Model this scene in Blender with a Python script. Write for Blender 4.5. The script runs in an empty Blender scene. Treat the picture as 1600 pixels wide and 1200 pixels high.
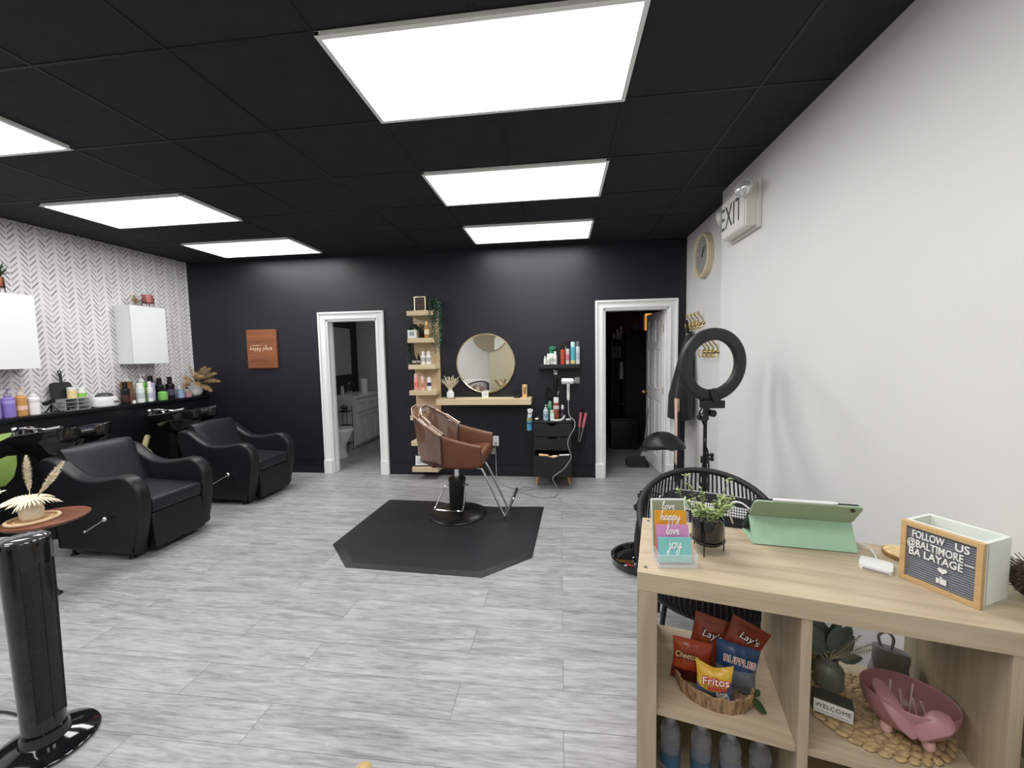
import bpy, bmesh, math, random
from mathutils import Vector as V, Matrix as M
R = random.Random(11)
SC = bpy.context.scene
COL = SC.collection
pi = math.pi
sin, cos = math.sin, math.cos

# ------------------------------------------------------------------ helpers
def lin(r, g, b):
    f = lambda c: (c / 255 / 12.92) if c <= 10 else ((c / 255 + .055) / 1.055) ** 2.4
    return (f(r), f(g), f(b))

def rz(a): return M.Rotation(a, 4, 'Z')
def rx(a): return M.Rotation(a, 4, 'X')
def ry(a): return M.Rotation(a, 4, 'Y')
def tr(x, y, z): return M.Translation((x, y, z))

class G:
    """collects shapes into one bmesh; mi = material slot for the faces added"""
    def __init__(s):
        s.bm = bmesh.new(); s.mi = 0; s.mx = M()
    def vs(s, pts): return [s.bm.verts.new(s.mx @ V(p)) for p in pts]
    def face(s, vv):
        try:
            f = s.bm.faces.new(vv); f.material_index = s.mi; return f
        except ValueError: return None
    def box(s, c, d, r=0.0, bev=0.0, seg=2, m=None):
        t = bmesh.new()
        bmesh.ops.create_cube(t, size=1)
        for v in t.verts: v.co = V((v.co.x * d[0], v.co.y * d[1], v.co.z * d[2]))
        if bev > 0:
            bmesh.ops.bevel(t, geom=list(t.edges), offset=min(bev, min(d) * .49), segments=seg, affect='EDGES', profile=.5)
        mat = s.mx @ tr(*c) @ rz(r) @ (m or M())
        s.merge(t, mat); return s
    def merge(s, t, mat):
        mp = {v: s.bm.verts.new(mat @ v.co) for v in t.verts}
        for f in t.faces: s.face([mp[v] for v in f.verts])
        t.free()
    def lathe(s, prof, n=24, c=(0, 0, 0), m=None, sx=1, sy=1):
        mat = tr(*c) @ (m or M()); rings = []
        for (r, z) in prof:
            if r < 1e-6: rings.append(s.vs([mat @ V((0, 0, z))]))
            else: rings.append(s.vs([mat @ V((r * sx * cos(2 * pi * k / n), r * sy * sin(2 * pi * k / n), z)) for k in range(n)]))
        for a, b in zip(rings, rings[1:]):
            for k in range(n):
                k2 = (k + 1) % n
                if len(a) == 1 and len(b) == 1: continue
                if len(a) == 1: s.face([a[0], b[k2], b[k]])
                elif len(b) == 1: s.face([a[k], a[k2], b[0]])
                else: s.face([a[k], a[k2], b[k2], b[k]])
        return s
    def cyl(s, p0, p1, r0, r1=None, n=16):
        r1 = r0 if r1 is None else r1
        p0, p1 = V(p0), V(p1); d = p1 - p0; L = d.length
        q = V((0, 0, 1)).rotation_difference(d).to_matrix().to_4x4()
        s.lathe([(0, 0), (r0, 0), (r1, L), (0, L)], n, m=tr(*p0) @ q); return s
    def tube(s, pts, r, n=8, closed=False):
        P = [V(p) for p in pts]; N = len(P)
        rr = r if isinstance(r, (list, tuple)) else [r] * N
        up = None; rings = []
        for i, p in enumerate(P):
            if closed: d = P[(i + 1) % N] - P[i - 1]
            else: d = P[min(i + 1, N - 1)] - P[max(i - 1, 0)]
            if d.length < 1e-9: d = V((0, 0, 1))
            d.normalize()
            if up is None:
                up = V((0, 0, 1)) if abs(d.z) < .9 else V((1, 0, 0))
            a = (up - d * up.dot(d)); a = a.normalized() if a.length > 1e-6 else d.orthogonal().normalized()
            up = a; b = d.cross(a)
            rings.append(s.vs([p + (a * cos(2 * pi * k / n) + b * sin(2 * pi * k / n)) * rr[i] for k in range(n)]))
        rng = range(N if closed else N - 1)
        for i in rng:
            A, B = rings[i], rings[(i + 1) % N]
            for k in range(n): s.face([A[k], A[(k + 1) % n], B[(k + 1) % n], B[k]])
        if not closed:
            s.face(rings[0][::-1]); s.face(rings[-1])
        return s
    def sph(s, c, r, n=14, sc=(1, 1, 1), m=None):
        h = max(6, n // 2)
        s.lathe([(r * sin(pi * i / h) * 1.0, -r * cos(pi * i / h)) for i in range(h + 1)], n, c=c, m=(m or M()) @ M.Diagonal((sc[0], sc[1], sc[2], 1))); return s
    def prism(s, poly, z0, z1, m=None):
        mat = m or M()
        a = s.vs([mat @ V((x, y, z0)) for x, y in poly]); b = s.vs([mat @ V((x, y, z1)) for x, y in poly])
        n = len(poly)
        s.face(a[::-1]); s.face(b)
        for k in range(n): s.face([a[k], a[(k + 1) % n], b[(k + 1) % n], b[k]])
        return s
    def surf(s, f, nu, nv, cu=False, cv=False):
        g = [s.vs([f(i / nu, j / nv) for j in range(nv if cv else nv + 1)]) for i in range(nu if cu else nu + 1)]
        for i in range(nu):
            for j in range(nv):
                i2 = (i + 1) % nu if cu else i + 1; j2 = (j + 1) % nv if cv else j + 1
                s.face([g[i][j], g[i2][j], g[i2][j2], g[i][j2]])
        return s
    def leaf(s, base, d, L, w, up=(0, 0, 1), bend=.15):
        d = V(d).normalized(); side = d.cross(V(up))
        side = side.normalized() if side.length > 1e-4 else d.orthogonal().normalized()
        nrm = side.cross(d); b = V(base); row = []
        for t, k in ((0, .12), (.3, .9), (.6, 1), (.85, .55), (1, .02)):
            c = b + d * L * t - nrm * bend * L * t * t
            row.append(s.vs([c - side * w * k * .5, c + nrm * w * .08 * k, c + side * w * k * .5]))
        for A, B in zip(row, row[1:]):
            s.face([A[0], A[1], B[1], B[0]]); s.face([A[1], A[2], B[2], B[1]])
        return s

def out(name, g, mats, parent=None, ang=40, loc=None, rot=None):
    bm = g.bm
    bmesh.ops.remove_doubles(bm, verts=bm.verts, dist=1e-6)
    bmesh.ops.recalc_face_normals(bm, faces=bm.faces)
    th = math.radians(ang)
    for f in bm.faces: f.smooth = ang > 0
    for e in bm.edges:
        if len(e.link_faces) == 2: e.smooth = e.calc_face_angle(0) < th
    me = bpy.data.meshes.new(name); bm.to_mesh(me); bm.free()
    for m in (mats if isinstance(mats, (list, tuple)) else [mats]): me.materials.append(m)
    o = bpy.data.objects.new(name, me); COL.objects.link(o)
    if parent: o.parent = parent
    if ang > 0:
        wn = o.modifiers.new('weighted_normals', 'WEIGHTED_NORMAL'); wn.keep_sharp = True
    if loc: o.location = loc
    if rot: o.rotation_euler = rot
    return o

def tag(o, label=None, cat=None, group=None, kind=None):
    if label: o['label'] = label
    if cat: o['category'] = cat
    if group: o['group'] = group
    if kind: o['kind'] = kind
    return o

def thing(name, label, cat, loc=(0, 0, 0), r=0.0, group=None):
    o = bpy.data.objects.new(name, None); COL.objects.link(o)
    o.empty_display_size = .05
    o.location = loc; o.rotation_euler = (0, 0, r)
    return tag(o, label, cat, group)

def dup(root, loc, r, label, group=None):
    n = root.copy(); COL.objects.link(n); n.location = loc; n.rotation_euler = (0, 0, r); n['label'] = label
    if group: n['group'] = group
    for ch in list(root.children):
        c = ch.copy(); COL.objects.link(c); c.parent = n
        for gch in list(ch.children):
            d = gch.copy(); COL.objects.link(d); d.parent = c
    return n

def struct(name, g, mats, parent=None, ang=35):
    o = out(name, g, mats, parent, ang)
    if parent is None: o['kind'] = 'structure'
    return o

def text(name, body, size, mat, parent, mx, ext=.0006, align='CENTER', shear=0, sx=1, space=1, offset=0):
    c = bpy.data.curves.new(name, 'FONT'); c.body = body; c.size = size; c.extrude = ext
    c.align_x = align; c.align_y = 'CENTER'; c.shear = shear; c.space_character = space; c.offset = offset
    t = bpy.data.objects.new(name, c); COL.objects.link(t)
    me = bpy.data.meshes.new_from_object(t.evaluated_get(bpy.context.evaluated_depsgraph_get()))
    bpy.data.objects.remove(t); bpy.data.curves.remove(c)
    me.transform(mx @ M.Diagonal((sx, 1, 1, 1)))
    me.materials.clear(); me.materials.append(mat)
    o = bpy.data.objects.new(name, me); COL.objects.link(o); o.parent = parent
    return o
FRONT = rx(pi / 2)          # text lying in XY -> standing, facing -Y

# ------------------------------------------------------------------ materials
MC = {}
def mat(name, col, rough=.5, metal=0.0, var=.06, scale=20.0, bump=0.0, bscale=None, trans=0.0, ior=1.45, spec=.5, coat=0.0, emis=None, estr=0.0, sss=0, stretch=None, sheen=0):
    if name in MC: return MC[name]
    m = bpy.data.materials.new(name); m.use_nodes = True
    nt = m.node_tree; N = nt.nodes; Lk = nt.links
    b = N['Principled BSDF']
    b.inputs['Roughness'].default_value = rough; b.inputs['Metallic'].default_value = metal
    b.inputs['IOR'].default_value = ior; b.inputs['Transmission Weight'].default_value = trans
    b.inputs['Specular IOR Level'].default_value = spec; b.inputs['Coat Weight'].default_value = coat
    b.inputs['Sheen Weight'].default_value = sheen
    tc = N.new('ShaderNodeTexCoord'); mp = N.new('ShaderNodeMapping')
    if stretch: mp.inputs['Scale'].default_value = stretch
    nz = N.new('ShaderNodeTexNoise'); nz.inputs['Scale'].default_value = scale; nz.inputs['Detail'].default_value = 4
    Lk.new(tc.outputs['Object'], mp.inputs['Vector']); Lk.new(mp.outputs['Vector'], nz.inputs['Vector'])
    rp = N.new('ShaderNodeValToRGB')
    rp.color_ramp.elements[0].position = .3; rp.color_ramp.elements[1].position = .7
    rp.color_ramp.elements[0].color = (*[max(0, c * (1 - var)) for c in col], 1)
    rp.color_ramp.elements[1].color = (*[min(1, c * (1 + var)) for c in col], 1)
    Lk.new(nz.outputs['Fac'], rp.inputs['Fac']); Lk.new(rp.outputs['Color'], b.inputs['Base Color'])
    if bump:
        n2 = N.new('ShaderNodeTexNoise'); n2.inputs['Scale'].default_value = bscale or scale * 6; n2.inputs['Detail'].default_value = 3
        Lk.new(mp.outputs['Vector'], n2.inputs['Vector'])
        bp = N.new('ShaderNodeBump'); bp.inputs['Strength'].default_value = bump; bp.inputs['Distance'].default_value = .004
        Lk.new(n2.outputs['Fac'], bp.inputs['Height']); Lk.new(bp.outputs['Normal'], b.inputs['Normal'])
    if emis:
        b.inputs['Emission Color'].default_value = (*emis, 1); b.inputs['Emission Strength'].default_value = estr
    MC[name] = m
    return m

def nodes(m): return m.node_tree.nodes, m.node_tree.links
def math_n(N, L, op, a, b=None, c=None):
    n = N.new('ShaderNodeMath'); n.operation = op
    for i, v in enumerate((a, b, c)):
        if v is None: continue
        if isinstance(v, (int, float)): n.inputs[i].default_value = v
        else: L.new(v, n.inputs[i])
    return n.outputs[0]

def plastic(r, g, b, rough=.35, nm=None, **k):
    return mat(nm or 'plastic_%d_%d_%d_%d' % (r, g, b, rough * 100), lin(r, g, b), rough, var=.03, scale=30, **k)

WHITE_WALL = mat('white_wall_paint', (.70, .70, .675), .55, var=.012, scale=3, bump=.05, bscale=180)
BEIGE_WALL = mat('beige_wall_paint', lin(196, 186, 160), .6, var=.012, scale=3, bump=.05, bscale=180)
BLACK_WALL = mat('black_wall_paint', (.0128, .0122, .0182), .44, var=.06, scale=4, bump=.06, bscale=160, spec=.45)
BLACK_CEIL = mat('black_ceiling_tile', (.028, .028, .032), .75, var=.10, scale=9, bump=.35, bscale=260, spec=.25)
TBAR = mat('black_ceiling_grid', (.017, .017, .020), .5, var=.05, scale=10, spec=.35)
TRIM = mat('white_trim_paint', (.88, .88, .87), .4, var=.006, scale=6)
CHARCOAL = mat('charcoal_wall_paint', (.02, .02, .024), .6, var=.05, scale=5)
GREY_WALL = mat('grey_wall_paint', lin(170, 172, 172), .6, var=.02, scale=4)
BLKPLASTIC = mat('black_plastic', (.010, .010, .011), .32, var=.08, scale=25)
BLKGLOSS = mat('gloss_black_plastic', (.008, .008, .009), .09, var=.05, scale=20, coat=.5)
BLKMATTE = mat('matte_black', (.014, .014, .015), .6, var=.1, scale=30)
BLKFAB = mat('black_fabric', (.012, .012, .013), .9, var=.15, scale=60, bump=.3, sheen=.2)
LEATHER = mat('black_leather', (.0085, .0085, .0108), .42, var=.12, scale=14, bump=.10, bscale=220, spec=.5)
LEATHER2 = mat('black_leather_cushion', (.012, .012, .0158), .44, var=.12, scale=14, bump=.10, bscale=220)
BROWNL = mat('brown_leather', lin(106, 66, 45), .42, var=.10, scale=9, bump=.10, bscale=200)
CHROME = mat('chrome', (.75, .75, .76), .12, 1.0, var=.03, scale=10)
STEEL = mat('brushed_steel', (.45, .45, .46), .3, 1.0, var=.06, scale=15)
BRASS = mat('brass', lin(204, 182, 128), .28, 1.0, var=.06, scale=15)
GOLDMIR = mat('gold_mirror_frame', lin(224, 214, 172), .25, 1.0, var=.04, scale=15)
WHITEP = mat('white_plastic', (.78, .78, .77), .3, var=.02, scale=20)
WHITECAB = mat('white_laminate', (.76, .78, .775), .3, var=.012, scale=5)
CERAMIC = mat('white_ceramic', (.80, .80, .78), .12, var=.02, scale=12)
PAPER = mat('white_paper', (.82, .82, .80), .7, var=.02, scale=12)
INK = mat('black_ink', (.012, .012, .014), .6, var=.05, scale=10)
MIRROR = mat('mirror_glass', (.86, .86, .83), .015, 1.0, var=.005, scale=3)
RUBBER = mat('black_rubber_mat', (.0132, .0138, .0160), .54, var=.10, scale=7, bump=.12, bscale=320)
ACRYL = mat('clear_acrylic', (.90, .93, .95), .06, var=.005, scale=5); ACRYL.node_tree.nodes['Principled BSDF'].inputs['Alpha'].default_value = .22
GLASSY = mat('clear_plastic_bottle', (.93, .96, .98), .06, trans=1.0, ior=1.25, var=.01, scale=8)
PAMPAS = mat('dried_pampas', lin(182, 154, 114), .9, var=.25, scale=40)
CREAM = mat('cream_dried_grass', lin(240, 230, 206), .9, var=.12, scale=40)
GREEN = mat('green_leaf', lin(70, 92, 58), .5, var=.3, scale=25)
DKGREEN = mat('dark_green_leaf', lin(66, 90, 72), .55, var=.3, scale=30)
LTGREEN = mat('light_green_leaf', lin(150, 168, 108), .6, var=.35, scale=40)
SAGE = mat('sage_green_case', lin(150, 170, 142), .55, var=.04, scale=30, bump=.1, bscale=400)
SAGE2 = mat('mint_green_case', lin(158, 192, 166), .55, var=.04, scale=30, bump=.1, bscale=400)
PINK = mat('dusty_pink_plastic', lin(172, 124, 129), .35, var=.04, scale=12)
PINKLT = mat('pale_pink_plastic', lin(226, 184, 182), .4, var=.04, scale=12)
COPPER = mat('copper_metal', lin(170, 105, 80), .3, .9, var=.1, scale=12)

def wood(name, base, dark, rough=.45, axis='X', scale=1.0, contrast=1.0):
    if name in MC: return MC[name]
    m = mat(name, base, rough, var=.05, scale=6)
    N, L = nodes(m); b = N['Principled BSDF']
    tc = N.new('ShaderNodeTexCoord'); mp = N.new('ShaderNodeMapping')
    s = {'X': (1.2, 16, 16), 'Y': (16, 1.2, 16), 'Z': (16, 16, 1.2)}[axis]
    mp.inputs['Scale'].default_value = [k * scale for k in s]
    L.new(tc.outputs['Object'], mp.inputs['Vector'])
    n1 = N.new('ShaderNodeTexNoise'); n1.inputs['Scale'].default_value = 1.6; n1.inputs['Detail'].default_value = 6; n1.inputs['Distortion'].default_value = 1.2
    L.new(mp.outputs['Vector'], n1.inputs['Vector'])
    rp = N.new('ShaderNodeValToRGB'); e = rp.color_ramp.elements
    e[0].position = .5 - .22 / contrast; e[0].color = (*dark, 1); e[1].position = .5 + .18 / contrast; e[1].color = (*base, 1)
    L.new(n1.outputs['Fac'], rp.inputs['Fac']); L.new(rp.outputs['Color'], b.inputs['Base Color'])
    return m
OAKX = wood('oak_laminate', lin(193, 176, 150), lin(169, 151, 126), .42, 'X')
OAKZ = wood('oak_laminate_upright', lin(184, 168, 144), lin(160, 143, 120), .45, 'Z')
OAKP = wood('pale_oak_laminate', lin(222, 204, 168), lin(202, 180, 142), .45, 'X')
OAKPZ = wood('pale_oak_upright', lin(206, 184, 150), lin(186, 162, 126), .45, 'Z')
WALNUT = wood('walnut_board', lin(150, 92, 58), lin(112, 64, 40), .5, 'X', .5)
TEAK = wood('brown_table_wood', lin(136, 84, 62), lin(104, 60, 44), .35, 'X', .8)
LEGWOOD = wood('light_leg_wood', lin(206, 178, 128), lin(180, 148, 100), .5, 'Z')

def floor_mat():
    m = mat('grey_vinyl_planks', lin(150, 150, 150), .42, var=.02, scale=4)
    N, L = nodes(m); b = N['Principled BSDF']
    tc = N.new('ShaderNodeTexCoord')
    br = N.new('ShaderNodeTexBrick'); br.offset = .37; br.squash = 1
    br.inputs['Color1'].default_value = (0, 0, 0, 1); br.inputs['Color2'].default_value = (1, 1, 1, 1); br.inputs['Mortar'].default_value = (.5, .5, .5, 1)
    br.inputs['Scale'].default_value = 1; br.inputs['Brick Width'].default_value = 1.22; br.inputs['Row Height'].default_value = .182
    br.inputs['Mortar Size'].default_value = .0012; br.inputs['Mortar Smooth'].default_value = .1
    L.new(tc.outputs['Object'], br.inputs['Vector'])
    # grain stretched along the plank, shifted plank by plank
    sep = N.new('ShaderNodeSeparateXYZ'); L.new(tc.outputs['Object'], sep.inputs[0])
    tone = br.outputs['Color']
    sh = math_n(N, L, 'MULTIPLY', tone, 7.3)
    cmb = N.new('ShaderNodeCombineXYZ')
    L.new(math_n(N, L, 'ADD', math_n(N, L, 'MULTIPLY', sep.outputs[0], 1.9), sh), cmb.inputs[0])
    L.new(math_n(N, L, 'ADD', math_n(N, L, 'MULTIPLY', sep.outputs[1], 15), sh), cmb.inputs[1])
    n1 = N.new('ShaderNodeTexNoise'); n1.inputs['Scale'].default_value = 1.5; n1.inputs['Detail'].default_value = 8; n1.inputs['Roughness'].default_value = .68; n1.inputs['Distortion'].default_value = .8
    L.new(cmb.outputs[0], n1.inputs['Vector'])
    cm2 = N.new('ShaderNodeCombineXYZ')
    L.new(math_n(N, L, 'ADD', math_n(N, L, 'MULTIPLY', sep.outputs[0], 9), sh), cm2.inputs[0]); L.new(math_n(N, L, 'MULTIPLY', sep.outputs[1], 90), cm2.inputs[1])
    n2 = N.new('ShaderNodeTexNoise'); n2.inputs['Scale'].default_value = 1.2; n2.inputs['Detail'].default_value = 4
    L.new(cm2.outputs[0], n2.inputs['Vector'])
    f = math_n(N, L, 'ADD', math_n(N, L, 'MULTIPLY', n1.outputs['Fac'], .62), math_n(N, L, 'MULTIPLY', n2.outputs['Fac'], .38))
    f = math_n(N, L, 'ADD', f, math_n(N, L, 'MULTIPLY', math_n(N, L, 'SUBTRACT', tone, .5), .055))
    rp = N.new('ShaderNodeValToRGB'); e = rp.color_ramp.elements
    e[0].position = .34; e[0].color = (*lin(120, 120, 121), 1); e[1].position = .66; e[1].color = (*lin(184, 184, 183), 1)
    x = e.new(.5); x.color = (*lin(158, 158, 158), 1)
    L.new(f, rp.inputs['Fac'])
    mx = N.new('ShaderNodeMix'); mx.data_type = 'RGBA'
    L.new(br.outputs['Fac'], mx.inputs['Factor']); L.new(rp.outputs['Color'], mx.inputs[6]); mx.inputs[7].default_value = (*lin(96, 96, 97), 1)
    L.new(mx.outputs[2], b.inputs['Base Color'])
    bp = N.new('ShaderNodeBump'); bp.inputs['Strength'].default_value = .12; bp.inputs['Distance'].default_value = .002
    L.new(math_n(N, L, 'SUBTRACT', f, br.outputs['Fac']), bp.inputs['Height']); L.new(bp.outputs['Normal'], b.inputs['Normal'])
    return m
FLOOR = floor_mat()

def wallpaper_mat():
    m = mat('herringbone_wallpaper', (.72, .70, .71), .6, var=.01, scale=4)
    N, L = nodes(m); b = N['Principled BSDF']
    tc = N.new('ShaderNodeTexCoord'); sep = N.new('ShaderNodeSeparateXYZ'); L.new(tc.outputs['Object'], sep.inputs[0])
    nz = N.new('ShaderNodeTexNoise'); nz.inputs['Scale'].default_value = 55; nz.inputs['Detail'].default_value = 2
    L.new(tc.outputs['Object'], nz.inputs['Vector'])
    wob = math_n(N, L, 'MULTIPLY', math_n(N, L, 'SUBTRACT', nz.outputs['Fac'], .5), .16)
    u = math_n(N, L, 'DIVIDE', sep.outputs[1], .0665)
    col = math_n(N, L, 'FLOOR', u); fx = math_n(N, L, 'FRACT', u)
    odd = math_n(N, L, 'MODULO', math_n(N, L, 'ADD', col, 400), 2)
    d = math_n(N, L, 'ABSOLUTE', math_n(N, L, 'SUBTRACT', odd, fx))
    v = math_n(N, L, 'ADD', math_n(N, L, 'DIVIDE', sep.outputs[2], .0495), math_n(N, L, 'MULTIPLY', d, 1.70))
    v = math_n(N, L, 'ADD', v, wob)
    row = math_n(N, L, 'FLOOR', v); fv = math_n(N, L, 'FRACT', v)
    wn = N.new('ShaderNodeTexWhiteNoise'); wn.noise_dimensions = '2D'
    cb = N.new('ShaderNodeCombineXYZ'); L.new(col, cb.inputs[0]); L.new(row, cb.inputs[1]); L.new(cb.outputs[0], wn.inputs['Vector'])
    thick = math_n(N, L, 'ADD', .21, math_n(N, L, 'MULTIPLY', wn.outputs['Value'], .10))
    s1 = math_n(N, L, 'LESS_THAN', math_n(N, L, 'ABSOLUTE', math_n(N, L, 'SUBTRACT', fv, .5)), math_n(N, L, 'MULTIPLY', thick, .62))
    edge = math_n(N, L, 'ADD', .375, math_n(N, L, 'MULTIPLY', wob, .5))
    s2 = math_n(N, L, 'LESS_THAN', math_n(N, L, 'ABSOLUTE', math_n(N, L, 'SUBTRACT', d, .57)), edge)
    s = math_n(N, L, 'MULTIPLY', s1, s2)
    s = math_n(N, L, 'MULTIPLY', s, math_n(N, L, 'ADD', .65, math_n(N, L, 'MULTIPLY', wn.outputs['Value'], .35)))
    mx = N.new('ShaderNodeMix'); mx.data_type = 'RGBA'; L.new(s, mx.inputs['Factor'])
    mx.inputs[6].default_value = (.74, .72, .735, 1); mx.inputs[7].default_value = (.25, .24, .25, 1)
    L.new(mx.outputs[2], b.inputs['Base Color'])
    return m
WALLPAPER = wallpaper_mat()

# ------------------------------------------------------------------ camera
cam_d = bpy.data.cameras.new('camera'); cam = bpy.data.objects.new('camera', cam_d); COL.objects.link(cam)
cam_d.sensor_width = 36; cam_d.sensor_fit = 'HORIZONTAL'; cam_d.lens = 36 * 626.378 / 1600; cam_d.clip_start = .02
def unit(v): return V(v).normalized()
fy = unit((75, -47, 626.378)); fx_ = unit((5200, -50, -626.378)); fx_ = (fx_ - fy * fy.dot(fx_)).normalized()
fz = fx_.cross(fy)
if fz.y > 0: fz = -fz
Rw = M((fx_, fy, fz))                   # world axes in camera (x right, y down, z forward)
right, down, fwd = Rw.col[0], Rw.col[1], Rw.col[2]
cm = M((right, -down, -fwd)).transposed().to_4x4(); cm.translation = (0, 0, 1.449)
cam.matrix_world = cm
SC.camera = cam

# ------------------------------------------------------------------ the room
BY = 4.68; CZ = 2.694; LX = -4.72; RX = 1.28; RX2 = 1.39; FY = -1.75
g = G(); g.box(((LX + RX2) / 2, (FY + 7.4) / 2, -.05), (RX2 - LX + .6, 7.4 - FY + .4, .1)); struct('floor', g, FLOOR)
g = G(); g.box(((LX + RX2) / 2, (FY + 7.4) / 2, CZ + .05), (RX2 - LX + .6, 7.4 - FY + .4, .1)); ceil = struct('ceiling', g, BLACK_CEIL)
gx = [.95 + .6265 * k for k in range(-9, 1)]; gy = [1.525 + .595 * k for k in range(-6, 6)]
g = G()
for x in gx: g.box((x, (FY + BY) / 2, CZ - .001), (.014, BY - FY - .02, .004))
for y in gy: g.box(((LX + RX) / 2, y, CZ - .0012), (RX - LX - .02, .014, .004))
out('ceiling_grid', g, TBAR, ceil)

D1 = (-2.86, -2.205, 1.915); D2 = (.495, 1.205, 1.945)   # door openings: x0, x1, height
g = G(); T = .12
def wall_seg(x0, x1, z0, z1): g.box(((x0 + x1) / 2, BY + T / 2, (z0 + z1) / 2), (x1 - x0, T, z1 - z0))
wall_seg(LX - .1, D1[0], 0, CZ); wall_seg(D1[0], D1[1], D1[2], CZ); wall_seg(D1[1], D2[0], 0, CZ); wall_seg(D2[0], D2[1], D2[2], CZ); wall_seg(D2[1], RX2 + .1, 0, CZ)
struct('wall_back', g, BLACK_WALL)
g = G(); g.box((LX - .05, (FY + BY) / 2, CZ / 2), (.1, BY - FY, CZ)); struct('wall_left', g, WALLPAPER)
g = G(); g.box((RX + .3, (FY + 3.42) / 2, CZ / 2), (.6, 3.42 - FY, CZ)); g.box((RX2 + .25, (3.42 + BY) / 2, CZ / 2), (.5, BY - 3.42, CZ)); struct('wall_right', g, WHITE_WALL)
g = G(); g.box(((LX + RX) / 2 - 1.2, FY - .05, CZ / 2), (RX - LX + .2 - 2.4, .1, CZ)); g.box((.05, FY - .05, CZ / 2), (2.6, .1, CZ)); struct('wall_front', g, WHITE_WALL)
g = G(); g.box((-1.15, FY + .22, CZ / 2), (1.45, .44, CZ)); struct('wall_pier', g, BEIGE_WALL)
# baseboards
g = G()
for x0, x1 in ((LX, D1[0] - .1), (D1[1] + .1, D2[0] - .1)):
    g.box(((x0 + x1) / 2, BY - .008, .06), (x1 - x0, .016, .12), bev=.003)
    g.box(((x0 + x1) / 2, BY - .011, .125), (x1 - x0, .022, .014), bev=.004)
struct('baseboard_back', g, BLACK_WALL)
g = G(); g.box((RX2 - .007, (3.43 + BY) / 2, .05), (.014, BY - 3.43, .10), bev=.003); struct('baseboard_right', g, TRIM)

# door casings: stepped moulding, plinth blocks, jambs and head
def casing(name, d):
    x0, x1, h = d; w = .095; g = G()
    for s, x in ((-1, x0), (1, x1)):
        g.box((x + s * w / 2, BY - .010, (h + w) / 2), (w, .02, h + w), bev=.003)
        g.box((x + s * (w - .012), BY - .019, (h + w) / 2), (.024, .038, h + w), bev=.006)
        g.box((x + s * .018, BY - .013, (h + .02) / 2), (.018, .028, h + .02), bev=.006)
        g.box((x + s * (w / 2 - .002), BY - .022, .085), (w + .012, .044, .17), bev=.004)
        g.box((x - s * .009, BY + T / 2 - .003, h / 2), (.018, T + .012, h), bev=.002)
        g.box((x - s * .024, BY + T * .62, h / 2), (.012, .035, h), bev=.002)
    g.box(((x0 + x1) / 2, BY - .010, h + w / 2), (x1 - x0 + 2 * w - .002, .0205, w), bev=.003)
    g.box(((x0 + x1) / 2, BY - .020, h + w - .012), (x1 - x0 + 2 * w, .040, .024), bev=.006)
    g.box(((x0 + x1) / 2, BY - .0135, h + .018), (x1 - x0 + .04, .0285, .018), bev=.006)
    g.box(((x0 + x1) / 2, BY + T / 2 - .003, h - .009), (x1 - x0, T + .012, .018), bev=.002)
    struct(name, g, TRIM)
casing('trim_1', D1); casing('trim_2', D2)

# rooms behind the two doorways
g = G(); g.box((-3.75, (BY + T + 7.0) / 2, CZ / 2), (.1, 7.0 - BY - T, CZ)); struct('wall_bathroom_left', g, CHARCOAL)
g = G(); g.box((-2.6, 7.05, CZ / 2), (2.4, .1, CZ)); struct('wall_bathroom_back', g, GREY_WALL)
g = G(); g.box((-1.55, (BY + T + 7.0) / 2, CZ / 2), (.1, 7.0 - BY - T, CZ)); struct('wall_bathroom_right', g, GREY_WALL)
g = G(); g.box((-.55, (BY + T + 7.2) / 2, CZ / 2), (.1, 7.2 - BY - T, CZ)); struct('wall_storage_left', g, CHARCOAL)
g = G(); g.box((.6, 7.25, CZ / 2), (2.4, .1, CZ)); struct('wall_storage_back', g, CHARCOAL)
g = G(); g.box((1.85, (BY + T + 7.2) / 2, CZ / 2), (.1, 7.2 - BY - T, CZ)); struct('wall_storage_right', g, CHARCOAL)

# black half wall behind the wash chairs
g = G(); HX = -4.545
g.box(((LX + HX) / 2, (FY + BY) / 2, .485), (HX - LX, BY - FY, .97)); g.box(((LX + HX) / 2 + .012, (FY + BY) / 2, .985), (HX - LX + .02, BY - FY, .03), bev=.004)
struct('wall_half', g, mat('black_half_wall_paint', (.008, .008, .010), .35, var=.06, scale=4, spec=.4))
LZ = 1.0

# six panelled door swung into the storage room
dr = bpy.data.objects.new('door_1', None); COL.objects.link(dr); dr['kind'] = 'structure'
dr.location = (1.195, BY + T + .01, 0); dr.rotation_euler = (0, 0, math.radians(180 - 87))
g = G(); dw = .69; dh = 1.92
g.box((dw / 2, 0, dh / 2 + .01), (dw, .03, dh), bev=.002)
xs = [(0.0, .1), (dw / 2 - .045, dw / 2 + .045), (dw - .1, dw)]; zs = [(.01, .2), (.86, 1.02), (1.48, 1.58), (1.84, 1.93)]
for sgn in (-1, 1):
    for a, b in xs: g.box(((a + b) / 2, sgn * .019, dh / 2 + .01), (b - a, .010, dh), bev=.004)
    for a, b in zs: g.box((dw / 2, sgn * .019, (a + b) / 2), (dw, .0101, b - a), bev=.004)
    for (a, b) in ((.1, dw / 2 - .045), (dw / 2 + .045, dw - .1)):
        for (c, d) in ((.2, .86), (1.02, 1.48), (1.58, 1.84)):
            g.box(((a + b) / 2, sgn * .016, (c + d) / 2), (b - a - .05, .008, d - c - .05), bev=.004)
out('door_panel', g, TRIM, dr)
g = G()
for sgn in (-1, 1):
    g.cyl((dw - .055, sgn * .02, .93), (dw - .055, sgn * .062, .93), .011); g.sph((dw - .055, sgn * .075, .93), .027); g.cyl((dw - .055, sgn * .022, .93), (dw - .055, sgn * .03, .93), .028)
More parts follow.
